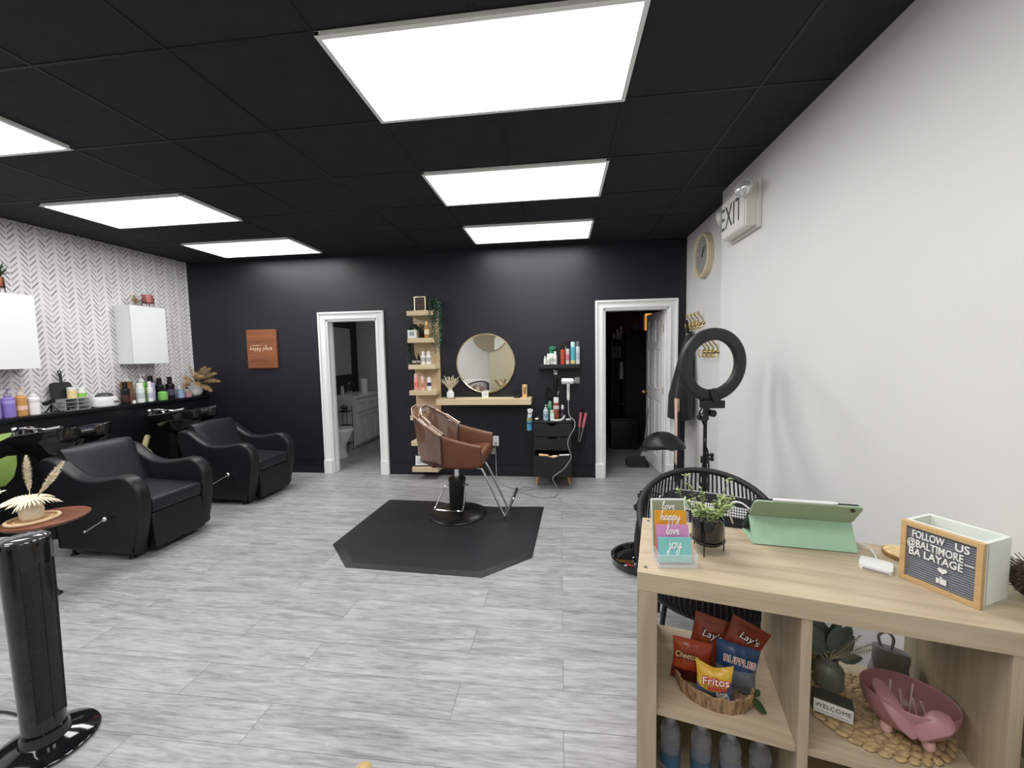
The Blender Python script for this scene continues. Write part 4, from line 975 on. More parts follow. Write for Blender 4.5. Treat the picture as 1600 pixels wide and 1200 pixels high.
carton('soap_box', 'small pink box between the blue jar and the white vase', 'box', L(4.465, -4.615), (.05, .06, .055), P(214, 160, 168, .5), 0, None)
bottle('dropper', 'serum_bottle', 'small white bottle with black top beside the round white vase', L(4.505, -4.67), .165, .022, WHB, BLKB)
t = thing('pampas_vase', 'round white vase of brown pampas grass at the ledge end', 'vase', L(4.585, -4.628))
g = G(); g.lathe([(0, 0), (.035, 0), (.065, .02), (.078, .06), (.068, .105), (.034, .13), (.029, .155), (.024, .155), (.026, .13), (0, .1)], 36); out('vase_body', g, CERAMIC, t)
for (dx, dy, dz, L_) in ((.25, -.75, .75, .30), (.5, -.45, .8, .34), (.15, -.3, 1, .36), (.5, -.1, .9, .40), (.8, -.15, 1.0, .44), (.95, -.1, .45, .42), (.95, -.35, .15, .36), (.75, -.6, .35, .32), (.3, -.9, .3, .30), (.9, -.1, .75, .44), (.4, -.7, .5, .33), (.6, -.3, .6, .34)):
    g = G(); plume(g, (0, 0, .13), (dx, dy, dz), L_, .050, 260, .30, .00042); out('pampas_plume', g, PAMPAS, t, 0)
# ------------------------------------------------------------------ right wall: exit sign, clock, hooks, aprons
t = thing('exit_sign', 'white exit sign with two emergency lamp heads high on the right wall', 'sign', (RX - .0005, 3.0, 2.385))
EXW = mat('exit_sign_housing', lin(226, 225, 218), .4, var=.02, scale=14)
g = G(); g.box((-.045, 0, 0), (.09, .40, .27), bev=.006); g.box((-.012, -.0, 0), (.024, .43, .30), bev=.004); out('housing', g, EXW, t)
g = G()
for y, z, a, b in ((0, .125, .37, .006), (0, -.125, .37, .006)): g.box((-.0915, y, z), (.004, a, b), bev=.001)
for y in (-.185, .185): g.box((-.0915, y, 0), (.004, .006, .25), bev=.001)
out('face_border', g, P(196, 196, 188, .4), t)
SIDE = M(((0, 0, -1, 0), (-1, 0, 0, 0), (0, 1, 0, 0), (0, 0, 0, 1)))      # text on a wall facing -X
text('lettering', 'EXIT', .225, P(58, 62, 60, .5), t, tr(-.0905, .035, .0) @ SIDE, .0006, sx=.78)
for s in (-1, 1):
    q = tr(-.105 if s < 0 else -.07, -.207 if s < 0 else .245, .09 if s < 0 else .055) @ V((0, 0, 1)).rotation_difference(V((-.62, -.75, -.2) if s < 0 else (-.75, .6, -.2))).to_matrix().to_4x4()
    g = G(); g.lathe([(0, -.05), (.03, -.05), (.052, -.01), (.056, .02), (.051, .024)], 28, m=q, sy=.85)
    g.cyl((-.06, s * .18, .09 if s < 0 else .055), (-.095 if s < 0 else -.06, s * .21, .09 if s < 0 else .055), .018); o = out('lamp_head', g, EXW, t)
    g = G(); g.lathe([(.050, .022), (.040, .032), (.02, .038), (0, .039)], 28, m=q, sy=.85); out('lens', g, mat('lamp_lens', (.7, .72, .72), .1, .5, var=.2, scale=30), o)
t = thing('wall_clock', 'round cream wall clock with grey face high on the right wall', 'clock', (RX2 - .0005, 4.09, 2.36))
q = ry(-pi / 2)
g = G(); g.lathe([(0, 0), (.205, 0), (.205, .05), (.198, .056), (.186, .056), (.180, .048), (.178, .03), (0, .03)], 64, m=q); out('case', g, mat('cream_clock_case', lin(222, 206, 176), .45, var=.04, scale=10), t)
g = G(); g.lathe([(0, .0305), (.179, .0305), (.179, .033), (0, .033)], 64, m=q); out('clock_face', g, mat('grey_clock_face', lin(158, 156, 152), .5, var=.04, scale=10), t)
dk_ = P(52, 50, 50, .5)
for k in range(12):
    a = pi / 2 - (k + 1) * pi / 6
    text('numeral', str(k + 1), .034, dk_, t, tr(-.0334, -.148 * cos(a), .148 * sin(a)) @ SIDE, .0004)
for a, Lh, w, nm in ((math.radians(255), .095, .010, 'hour_hand'), (math.radians(225), .13, .007, 'minute_hand')):
    g = G(); g.box((-.035, 0, Lh / 2 - .015), (.002, w, Lh), m=M()); o = out(nm, g, dk_, t); o.rotation_euler = (a - pi / 2 + pi, 0, 0); o.rotation_euler = (pi / 2 + (pi - a), 0, 0)
g = G(); g.cyl((-.033, 0, 0), (-.039, 0, 0), .011); out('hand_pin', g, dk_, t)

def hook_rail(loc, label, n, ln):
    t = thing('hook_rail', label, 'coat hooks', loc, 0, 'brass hook rails')
    g = G(); g.box((-.004, 0, -.012), (.008, ln, .022), bev=.003); out('rail', g, BRASS, t)
    for k in range(n):
        y = -ln / 2 + ln * (k + .5) / n
        g = G(); g.tube(chain([(-.006, y, 0), (-.012, y, .03), (-.035, y, .065), (-.05, y, .085)]), .006, 8); g.sph((-.052, y, .09), .014)
        g.tube(chain([(-.006, y, -.012), (-.022, y, -.055), (-.055, y, -.055), (-.065, y, -.02), (-.06, y, .0)]), .006, 8); g.sph((-.06, y, .004), .011)
        g.lathe([(0, 0), (.017, 0), (.012, .012), (0, .014)], 16, c=(-.006, y, -.012), m=ry(-pi / 2)); out('hook', g, BRASS, t)
    return t
hook_rail((RX2 - .0005, 4.30, 1.735), 'upper brass hook rail with black aprons, near the back wall', 4, .46)
hook_rail((RX2 - .0005, 3.90, 1.455), 'lower brass hook rail seen through the ring light', 4, .42)
def cloth(name, label, mat_, x, y0, y1, zt, zb, depth, seed, cat='apron', lift=0):
    rr = random.Random(seed); ph = rr.uniform(0, 6)
    t = thing(name, label, cat, (x, (y0 + y1) / 2, zb)); hy = (y1 - y0) / 2; H = zt - zb
    def f(u, v):
        k = .16 + .84 * min(1, v * 1.35) ** .7           # gathered at the hook, wide at the hem
        ang = u * 2 * pi
        fold = 1 + .16 * sin(ang * 5 + ph) * v
        return (-depth * (.5 + .5 * cos(ang)) * k * fold - .004, hy * sin(ang) * k * fold, H * (1 - v) + .015 * sin(ang * 2 + ph) * v)
    g = G(); g.surf(f, 48, 22, cu=True); g.face(g.vs([f(i / 48, 0) for i in range(48)])); out('cloth_body', g, mat_, t, 60)
    return t
t = cloth('apron', 'black salon apron with peach lining hanging from the upper hook rail', BLKFAB, RX2 - .012, 4.22, 4.60, 1.66, .74, .20, 2)
g = G()
for y in (.02, -.03): g.tube(chain([(-.05, y, .90), (-.055, y, .98), (-.06, y + .02, 1.035)]), .009, 6)
out('neck_strap', g, BLKFAB, t)
PEACH = mat('peach_fabric', lin(226, 190, 172), .9, var=.06, scale=40)
g = G()
for o_ in (0, .012): g.surf(lambda u, v: (-.20 + o_ + .015 * sin(u * 9) * v, -.19 + .09 * u - .02 * (1 - v), -.45 + .68 * v), 16, 12)
out('peach_lining', g, PEACH, t, 60)
g = G()
for y in (-.215, -.105): g.tube(chain([(-.19, y + .02, .10), (-.19, y, -.10), (-.195, y, -.45), (-.19, y, -.66)]), .009, 6)
g.box((-.19, -.16, -.52), (.02, .05, .16), bev=.006); out('apron_ties', g, BLKFAB, t)

# ------------------------------------------------------------------ saddle stool, ring light, tray, woven chair
t = thing('saddle_stool', 'black saddle stool on a chrome base in front of the open doorway', 'stool', (.945, 3.80, 0), math.radians(10))
g = G()
def saddle(u, v):
    a = u * 2 * pi; k = v
    x = .185 * cos(a) * k; y = .17 * sin(a) * k * (1 + .12 * cos(a))
    return x, y
top = lambda u, v: (*saddle(u, v), .625 + .075 * (1 - v ** 3) - .045 * (saddle(u, v)[0] / .185) ** 2 * .7 - .03 * math.exp(-((saddle(u, v)[0]) / .05) ** 2) * max(0, -saddle(u, v)[1] / .17) + (.02 if saddle(u, v)[1] > .05 else 0) * v)
bot = lambda u, v: (saddle(u, v)[0] * .97, saddle(u, v)[1] * .97, .555 + .03 * v - .03 * (saddle(u, v)[0] / .185) ** 2)
g.surf(top, 40, 12, cu=True); g.surf(bot, 40, 6, cu=True)
rings = [[top(k / 40, 1) for k in range(40)], [(p[0] * 1.03, p[1] * 1.03, p[2] - .022) for p in [top(k / 40, 1) for k in range(40)]], [bot(k / 40, 1) for k in range(40)]]
for A, B in zip(rings, rings[1:]):
    va, vb = g.vs(A), g.vs(B)
    for k in range(40): g.face([va[k], va[(k + 1) % 40], vb[(k + 1) % 40], vb[k]])
bmesh.ops.remove_doubles(g.bm, verts=g.bm.verts, dist=1e-4)
out('saddle_seat', g, LEATHER, t, 60)
g = G(); g.cyl((0, 0, .08), (0, 0, .33), .026); g.cyl((0, 0, .33), (0, 0, .585), .014); out('gas_lift', g, CHROME, t)
g = G(); g.tube([(-.03, 0, .575), (-.16, -.05, .565)], .006); out('height_lever', g, BLKPLASTIC, t)
g = G()
for k in range(5):
    a = k * 2 * pi / 5 + 3.30
    g.tube([(0, 0, .10), (.12 * cos(a), .12 * sin(a), .088), (.27 * cos(a), .27 * sin(a), .068)], [.026, .02, .014], 8)
out('star_base', g, CHROME, t)
for k in range(5):
    a = k * 2 * pi / 5 + 3.30; x, y = .27 * cos(a), .27 * sin(a)
    g = G(); 
    for s in (-1, 1): g.cyl((x + s * .008, y, .027), (x + s * .022, y, .027), .027, n=18)
    g.cyl((x, y, .03), (x, y, .068), .006); out('caster', g, BLKPLASTIC, t)

RXX, RYY = .895, 2.60
t = thing('ring_light', 'large black ring light on a stand beside the right wall, switched off', 'lamp', (RXX, RYY, 0), math.radians(17))
g = G(); C0 = V((.022, -.03, 1.365)); tilt = rx(math.radians(4))
def ringp(u, v):
    a = u * 2 * pi; b = v * 2 * pi
    cb, sb = cos(b), sin(b); e = .6
    rr = .188 + .037 * (abs(cb) ** e) * (1 if cb > 0 else -1); d = .022 * (abs(sb) ** e) * (1 if sb > 0 else -1)
    return C0 + tilt.to_3x3() @ V((rr * cos(a), d, rr * sin(a)))
g.surf(ringp, 72, 16, cu=True, cv=True); out('ring_housing', g, mat('dark_grey_plastic', (.022, .022, .024), .5, var=.06, scale=20), t, 60)
g = G(); g.box((.02, -.035, 1.125), (.145, .05, .048), bev=.006, m=ry(.03)); out('control_box', g, BLKMATTE, t)
g = G(); g.box((.02, -.05, 1.18), (.04, .012, .085), bev=.004, m=ry(-.22) @ rx(-.3)); g.sph((-.055, -.03, 1.155), .010); out('phone_holder', g, BLKPLASTIC, t)
g = G(); g.box((.0, -.005, 1.075), (.03, .03, .07), bev=.006, m=ry(.2)); g.cyl((-.02, -.03, 1.04), (-.02, .02, 1.04), .024, n=20); g.cyl((.035, -.03, 1.065), (.035, .015, 1.065), .022, n=20); out('swivel_head', g, BLKPLASTIC, t)
g = G(); g.cyl((0, 0, .62), (0, 0, 1.06), .0115); g.cyl((0, 0, .10), (0, 0, .74), .016); g.cyl((0, 0, .75), (0, 0, .79), .024); g.cyl((0, 0, .66), (0, 0, .70), .024); g.cyl((0, 0, .58), (0, 0, .62), .022); out('stand_pole', g, BLKPLASTIC, t)
for z, s in ((.80, 1), (.70, -1), (.775, 1)):
    g = G(); g.cyl((0, 0, z), (s * .035, -.01, z), .007); g.sph((s * .042, -.012, z), .015, sc=(.8, 1, 1)); out('clamp_knob', g, BLKPLASTIC, t)
for k in range(3):
    a = k * 2 * pi / 3 + .4
    g = G(); g.tube([(0, 0, .46), (.10 * cos(a), .10 * sin(a), .28), (.26 * cos(a), .26 * sin(a), .012)], .010, 8); out('leg', g, BLKPLASTIC, t)
g = G(); g.tube(chain([(-.04, -.03, 1.11), (-.055, -.02, 1.07), (-.03, -.005, 1.03), (.012, .01, .95), (-.01, -.014, .88), (.016, -.012, .80), (.028, -.005, .6), (.02, .0, .4)]), .005, 6); out('power_cable', g, BLKPLASTIC, t)

t = thing('floor_tray', 'black round plastic tray with raised rim on the floor left of the desk', 'tray', (.555, 2.745, 0), .3)
g = G(); g.lathe([(0, 0), (.19, 0), (.215, .03), (.222, .062), (.216, .066), (.205, .06), (.195, .028), (.17, .018), (0, .014)], 48, sy=.86); out('tray_body', g, BLKGLOSS, t)
g = G(); g.cyl((-.06, -.02, .014), (-.06, -.02, .03), .02); g.box((.0, .03, .022), (.09, .02, .012), bev=.003, r=.4); g.sph((-.05, .045, .024), .008); out('tray_fittings', g, CHROME, t)
g = G(); g.box((-.14, -.075, .035), (.05, .012, .03), bev=.004, r=-.6); out('red_tag', g, P(170, 60, 62, .4), t)

def woven_chair(loc, r, label):
    t = thing('woven_chair', label, 'chair', loc, r, 'black woven chairs')
    rim = lambda a: V((.315 * cos(a), .34 * sin(a), .635 + (.132 * sin(a) if sin(a) > 0 else .19 * sin(a))))
    seat = lambda a, k=1.0: V((.265 * k * cos(a), -.07 + .25 * k * sin(a), .285 + .02 * (k - 1)))
    n = 64
    g = G(); g.tube([rim(2 * pi * k / n) for k in range(n)], .0165, 10, closed=True); out('rim', g, BLKMATTE, t, 60)
    g = G(); g.tube([seat(2 * pi * k / n) for k in range(n)], .011, 8, closed=True); out('seat_ring', g, BLKPLASTIC, t, 60)
    g = G()
    for k in range(92):
        a = 2 * pi * (k + .5) / 92
        p, q = rim(a), seat(a); mid = (p + q) * .5 + V((.045 * cos(a), .045 * sin(a), -.02))
        g.tube(chain([p, mid, q], 4), .0052, 5)
    out('cords', g, BLKMATTE, t, 60)
    g = G()          # woven seat: shallow dish plus the tightly woven front
    g.surf(lambda u, v: seat(u * 2 * pi, v * .99) + V((0, 0, -.012 * (1 - v * v))), 40, 8, cu=True)
    def front(u, v):
        a = pi + pi * u; p, q = rim(a), seat(a); mid = (p + q) * .5 + V((.05 * cos(a), .05 * sin(a), -.025))
        s = v * .9
        return q * (1 - s) ** 2 + mid * 2 * s * (1 - s) + p * s * s
    g.surf(front, 36, 8)
    out('woven_seat', g, BLKFAB, t, 60)
    for a in (.75, 2.4, 3.95, 5.5):
        p = seat(a, 1.0); g = G(); g.tube([p, (p.x * 1.06, (p.y + .07) * 1.06 - .07, .2), (p.x * 1.16, (p.y + .07) * 1.16 - .07, .006)], .0115, 8); out('leg', g, BLKPLASTIC, t)
    return t
WCX, WCY, WCR = .715, 2.045, math.radians(-15)
wc = woven_chair((WCX, WCY, 0), WCR, 'black woven cord chair behind the oak desk, beside the right wall')
dup(wc, (-2.13, -.70, 0), pi + .2, 'black woven cord chair at the front of the room, seen in the round mirror')

def knit_mat():
    m = mat('black_white_knit', (.3, .3, .3), .95, var=.02, scale=20)
    N, Lk = nodes(m); b = N['Principled BSDF']; tc = N.new('ShaderNodeTexCoord'); sep = N.new('ShaderNodeSeparateXYZ'); Lk.new(tc.outputs['UV'], sep.inputs[0])
    a = math_n(N, Lk, 'SINE', math_n(N, Lk, 'MULTIPLY', sep.outputs[0], 260)); c = math_n(N, Lk, 'SINE', math_n(N, Lk, 'MULTIPLY', sep.outputs[1], 150))
    chk = math_n(N, Lk, 'GREATER_THAN', math_n(N, Lk, 'ADD', a, c), -.35)
    band = math_n(N, Lk, 'GREATER_THAN', math_n(N, Lk, 'SINE', math_n(N, Lk, 'ADD', math_n(N, Lk, 'MULTIPLY', sep.outputs[1], 17.5), 1.9)), .05)
    f = math_n(N, Lk, 'MULTIPLY', chk, band)
    mx = N.new('ShaderNodeMix'); mx.data_type = 'RGBA'; Lk.new(f, mx.inputs['Factor']); mx.inputs[6].default_value = (.012, .012, .013, 1); mx.inputs[7].default_value = (.55, .54, .54, 1)
    Lk.new(mx.outputs[2], b.inputs['Base Color']); return m
KNIT = knit_mat()
def add_uv(o, f):
    me = o.data; uv = me.uv_layers.new(name='UVMap')
    for l in me.loops: uv.data[l.index].uv = f(me.vertices[l.vertex_index].co)
t = thing('throw_cushion', 'black and white knitted cushion lying in the black woven chair', 'cushion', (WCX + .05, WCY + .10, .425), WCR - .12)
def pill(u, v):
    a = u * 2 * pi; k = v
    s = lambda c, e: (abs(c) ** e) * (1 if c > 0 else -1)
    return s(cos(a), .5), s(sin(a), .5)
def cush(sgn):
    return lambda u, v: V((.255 * pill(u, v)[0] * v, .055 * 0 + sgn * .062 * (1 - v ** 4) ** .8, .165 * pill(u, v)[1] * v))
g = G(); g.surf(cush(1), 48, 10, cu=True); g.surf(cush(-1), 48, 10, cu=True)
lean = rx(math.radians(-32))
for v_ in g.bm.verts: pass
o = out('cushion_body', g, KNIT, t, 60)
add_uv(o, lambda c: (c.x / .47 + .5, c.z / .33 + .5))
o.data.transform(tr(0, .03, .115) @ lean)

# ------------------------------------------------------------------ oak reception desk (right foreground)
A_ = math.radians(13.2); OX, OY, HD = .215, 1.146, .82
def D(u, v, z): return (OX + u * cos(A_) + v * sin(A_), OY - u * sin(A_) + v * cos(A_), z)
desk = thing('reception_desk', 'pale oak shelf desk with open bays, in the right foreground', 'desk', (OX, OY, 0), -A_)
DL, DD = .985, .405
g = G(); g.box((DL / 2, DD / 2, HD - .0275), (DL, DD, .055), bev=.0015); out('desk_top', g, OAKX, desk)
for (a, b, v0) in ((0, .055, .0), (.402, .426, .004), (.798, .822, .004), (DL - .055, DL, .0)):
    g = G(); g.box(((a + b) / 2, (v0 + DD) / 2, (HD - .055) / 2), (b - a, DD - v0, HD - .0555), bev=.001); out('side_panel', g, OAKZ, desk)
for (a, b) in ((.055, .402), (.426, .798), (.822, DL - .055)):
    for z in (.405, .06):
        g = G(); g.box(((a + b) / 2, DD / 2 + .006, z - .010), (b - a - .0006, DD - .016, .020), bev=.001); out('shelf', g, OAKX, desk)
    g = G(); g.box(((a + b) / 2, DD - .008, .222), (b - a - .0006, .012, .322)); out('back_panel', g, OAKX, desk)
    g = G(); g.box(((a + b) / 2, .03, .02), (b - a - .0006, .016, .04)); out('kick_rail', g, OAKX, desk)
for (u, v) in ((.022, .03), (.022, DD - .03)):
    g = G(); g.cyl((u, v, HD), (u, v, HD + .002), .006, .005); out('screw_cap', g, STEEL, desk)
HDs = HD + .0004

# greeting cards in their acrylic holder
hx, hy = .105, .075
HO = V(D(hx, hy, HDs)); HR = math.radians(3)
t = thing('card_holder', 'clear acrylic card holder at the left front corner of the desk', 'card holder', HO, HR)
g = G()
g.box((0, .015, .002), (.112, .075, .004), bev=.001); g.box((0, -.022, .021), (.112, .003, .040), bev=.001, m=rx(.12))
for s in (-1, 1): g.box((s * .0545, .015, .022), (.003, .072, .04), bev=.001)
g.box((0, .045, .07), (.112, .003, .14), bev=.001, m=rx(-.16)); out('holder_body', g, ACRYL, t)
for k, (cn, col, top, word, lb) in enumerate((('teal', (128, 196, 194), .083, 'joy', 'teal greeting card at the front of the holder, lettered joy'), ('pink', (204, 142, 188), .115, 'love', 'pink greeting card lettered love, behind the teal one'),
        ('mustard', (214, 152, 42), .152, 'happy', 'mustard greeting card lettered happy, behind the pink one'), ('sage', (140, 146, 120), .178, 'love', 'sage greeting card with white border at the back of the holder'))):
    yy = -.008 + .0125 * k; h0 = .010 + .004 * k; hh = top - h0
    base = HO + M.Rotation(HR, 3, 'Z') @ V((-.004 - .0015 * k, yy, h0))
    c = thing('greeting_card', lb, 'card', base, HR, 'greeting cards in the holder')
    q = rx(-.13)
    g = G(); g.box((0, 0, hh / 2), (.094, .0016, hh), m=M()); 
    o = out('card', g, mat('card_' + cn, lin(*col), .6, var=.03, scale=20), c, 0); o.rotation_euler = (-.13, 0, 0)
    if k == 3:
        g = G(); g.box((0, .0012, hh / 2 + .002), (.104, .0012, hh + .006)); o2 = out('border', g, PAPER, c, 0); o2.rotation_euler = (-.13, 0, 0)
    zc = hh - .0285 - (.004 if k == 0 else 0)
    o3 = script_word(word, .0128 if k else .0165, PAPER, c, tr(0, -.0014, zc) @ FRONT, .11, 'lettering'); o3.rotation_euler = (-.13, 0, 0)

t = thing('potted_plant', 'small green plant in a glossy black pot on wire legs, on the desk', 'plant', D(.202, .195, HDs), .3)
g = G(); g.lathe([(0, .028), (.040, .028), (.046, .036), (.047, .106), (.043, .106), (.041, .05), (0, .045)], 32); out('pot', g, BLKGLOSS, t, 50)
g = G()
for k in range(3):
    a = k * 2 * pi / 3 + 3.9; g.cyl((.0495 * cos(a), .0495 * sin(a), 0), (.0495 * cos(a), .0495 * sin(a), .075), .002, n=6)
g.tube([(.0495 * cos(a), .0495 * sin(a), .040) for a in [2 * pi * k / 28 for k in range(28)]], .002, 6, closed=True); out('wire_stand', g, BLKPLASTIC, t)
g = G()
for k in range(60): g.sph((R.uniform(-.03, .03), R.uniform(-.03, .03), .098 + R.uniform(-.002, .006)), R.uniform(.003, .006), 6)
tag(out('pebbles', g, mat('grey_pebbles', lin(120, 116, 108), .7, var=.4, scale=120), t), kind='stuff')
g = G(); gl = G()
for k in range(22):
    a = R.uniform(0, 2 * pi); e = R.uniform(.7, 1.5); L_ = R.uniform(.06, .115); d = V((cos(a) * .8, sin(a) * .6, e)).normalized()
    if k == 0: d, L_ = V((-.75, -.2, .45)).normalized(), .10
    if k == 1: d, L_ = V((.6, 0, 1)).normalized(), .14
    if k == 2: d, L_ = V((-.35, .1, 1)).normalized(), .14
    b = V((cos(a) * .018, sin(a) * .018, .098)); g.tube([b, b + d * L_], .0012, 4)
    for j in range(24):
        p = b + d * L_ * R.uniform(.25, 1.05); gl.leaf(p, (R.uniform(-1, 1), R.uniform(-1, 1), R.uniform(-.2, 1)), R.uniform(.009, .017), R.uniform(.006, .011))
out('stems', g, GREEN, t); out('foliage', gl, LTGREEN, t, 60)

# tablet in a folding case
ta = -A_ + math.radians(5)
TB = thing('tablet', 'tablet in a sage green folding case, standing on the desk', 'tablet', D(.345, .285, HDs), ta)
def rrect(w, h, r, n=6):
    o = []
    for cx_, cy_, a0 in ((w - r, h - r, 0), (r, h - r, 90), (r, r, 180), (w - r, r, 270)):
        for k in range(n + 1): a = math.radians(a0 + 90 * k / n); o.append((cx_ + r * cos(a), cy_ + r * sin(a)))
    return o
TWd = .290
def slab(name, p0, p1, w, th, mat_, parent, r=.004, x0=0):
    """slab from edge p0 to edge p1 (y, z), width w along x"""
    dy, dz = p1[0] - p0[0], p1[1] - p0[1]; h = math.hypot(dy, dz); ang = math.atan2(dz, dy)
    g = G(); g.prism(rrect(w, h, r), -th / 2, th / 2, m=tr(x0, p0[0], p0[1]) @ rx(ang)); return out(name, g, mat_, parent, 30)
slab('tablet_body', (.122, .008), (-.004, .152), TWd, .009, BLKGLOSS, TB, .012)
slab('case_back', (.047, .082), (-.014, .152), TWd + .002, .006, SAGE, TB, .012, -.001)
slab('case_flap', (.003, .002), (.050, .080), TWd, .004, SAGE2, TB, .003)
slab('case_base', (.115, .003), (.003, .003), TWd, .0035, SAGE2, TB, .003)
g = G(); g.tube([(.05, -.012, .157), (.056, -.012, .157), (.215, -.012, .157), (.224, -.012, .157)], [.003, .0052, .0052, .003], 10); out('stylus', g, WHITEP, TB)
g = G(); g.cyl((TWd - .024, -.0055, .139), (TWd - .024, -.010, .1365), .006); out('camera_lens', g, BLKGLOSS, TB)
g = G(); g.tube(chain([(-.006, .02, .11), (-.03, .03, .125), (-.052, .05, .115), (-.05, .08, .07), (-.03, .12, .02), (-.02, .16, .004)]), .0028, 6); tag(out('charging_cable', g, WHITEP, None, loc=D(.345, .285, HDs), rot=(0, 0, ta)), 'white charging cable looping from the left side of the tablet', 'cable')
t = thing('card_reader', 'white square card reader lying on the desk, right of the tablet', 'card reader', D(.645, .235, HDs), -A_ - .42)
g = G(); g.prism([(x - .036, y - .036) for x, y in rrect(.072, .072, .012)], .0, .011); out('reader_body', g, WHITEP, t, 30)
g = G(); g.box((0, -.0402, .005), (.056, .0015, .0022)); out('card_slot', g, P(120, 104, 110, .5), t)
g = G(); g.tube(chain([(.0, .041, .005), (-.005, .06, .012), (-.02, .085, .022), (-.045, .105, .016), (-.07, .11, .004), (-.10, .105, .003)]), .0022, 6); out('reader_cable', g, WHITEP, t)
STRAW = mat('woven_straw', lin(214, 188, 140), .85, var=.28, scale=120, bump=.5, bscale=160)
t = thing('cork_coaster', 'round straw coaster with brown edge, behind the letter board', 'coaster', D(.757, .333, HDs))
g = G(); g.lathe([(0, .0), (.052, 0), (.055, .004), (.055, .012), (.051, .012), (0, .011)], 40); out('coaster_edge', g, mat('brown_edge', lin(150, 116, 70), .6, var=.2, scale=60), t)
g = G(); g.lathe([(0, .0125), (.051, .0125), (.050, .0145), (0, .0145)], 40); out('straw_top', g, STRAW, t)

# letter board box
la = -A_ - math.radians(51.6)
t = thing('letter_board', 'small oak framed letter board reading FOLLOW US, with white box behind', 'sign', D(.679, .196, HDs), la)
BW, BH, BD = .158, .162, .104
g = G()
g.box((BW / 2, .007, .006), (BW, .016, .012), bev=.001); g.box((BW / 2, .007, BH - .006), (BW, .016, .012), bev=.001)
for x in (.006, BW - .006): g.box((x, .0069, BH / 2), (.0119, .0155, BH - .0012), bev=.001)
out('frame', g, wood('honey_oak', lin(206, 172, 124), lin(184, 148, 100), .5, 'X'), t)
def felt():
    m = mat('grey_felt_grooved', lin(122, 125, 133), .95, var=.08, scale=90); N, Lk = nodes(m); b = N['Principled BSDF']
    return m
g = G(); n = 22
for k in range(n):
    z = .012 + (BH - .024) * (k + .5) / n; hgt = (BH - .024) / n
    g.cyl((.010, .0075, z), (BW - .010, .0075, z), hgt * .46, n=8)
g.box((BW / 2, .011, BH / 2), (BW - .02, .004, BH - .02)); out('felt', g, felt(), t, 60)
WL = mat('white_letters', (.82, .82, .80), .4, var=.01, scale=10)
for body, x0, x1, z, s_ in (('FOLLOW', .024, .088, .1325, .0275), ('US', .108, .134, .1325, .0275), ('@BALTIMORE', .0145, .124, .1075, .0275), ('_', .126, .144, .1075, .0275), ('BA LAYAGE', .019, .124, .0835, .0275)):
    o = text('letters', body, s_, WL, t, M(), .0009, offset=.0004)
    xs_ = [v.co.x for v in o.data.vertices]; k_ = (x1 - x0) / (max(xs_) - min(xs_))
    o.data.transform(tr(x0, .0022, z) @ FRONT @ M.Diagonal((k_, 1, 1, 1)) @ tr(-min(xs_), 0, 0))
g = G(); hp = []
for k in range(40):
    a = 2 * pi * k / 40; hp.append((.00062 * 16 * sin(a) ** 3, .00055 * (13 * cos(a) - 5 * cos(2 * a) - 2 * cos(3 * a) - cos(4 * a))))
g.prism(hp, -.0008, .0008, m=tr(.087, .0025, .0595) @ FRONT @ M.Diagonal((.95, .95, 1, 1))); bmesh.ops.triangulate(g.bm, faces=[f for f in g.bm.faces if len(f.verts) > 4]); out('heart', g, WL, t)
g = G(); g.box((.079, .0025, .0315), (.006, .0016, .012))
for k in range(4): g.box((.0895, .0025, .0260 + k * .0037), (.0135 - .001 * abs(k - 1.5), .0016, .0031))
g.box((.0855, .0025, .0405), (.0032, .0016, .007), m=ry(-.3)); out('thumbs_up', g, WL, t)
g = G(); wt = .010
g.box((BW / 2, .015 + BD / 2, .003), (BW, BD, .006)); g.box((BW / 2, .015 + wt / 2, BH / 2), (BW, wt, BH), bev=.002); g.box((BW / 2, .015 + BD - wt / 2, BH / 2), (BW, wt, BH), bev=.002)
for x in (wt / 2, BW - wt / 2): g.box((x, .015 + BD / 2, BH / 2), (wt, BD - .001, BH - .0004), bev=.002)
out('white_box', g, mat('white_painted_box', lin(226, 230, 222), .5, var=.03, scale=10), t)
t = thing('twig_bundle', 'dark brown dried twig bundle at the right end of the desk', 'dried plant', D(.940, .165, HDs))
g = G()
for k in range(420):
    a = R.uniform(0, 2 * pi); e = R.uniform(-.02, 1.6); L_ = R.uniform(.05, .09); d = V((cos(a), sin(a), e)).normalized()
    s = d.orthogonal().normalized() * R.uniform(-.02, .02)
    g.tube([V((0, 0, .038)), V((0, 0, .038)) + d * L_ * .6 + s, V((0, 0, .038)) + d * L_ + s * .3 + V((0, 0, -.01))], .0011, 4)
out('twigs', g, mat('brown_twigs', lin(84, 66, 54), .9, var=.3, scale=60), t, 0)
g = G(); g.sph((0, 0, .045), .052, 20, sc=(1, 1, .85)); out('twig_ball', g, mat('brown_moss', lin(58, 46, 38), .95, var=.4, scale=80, bump=.6, bscale=120), t)

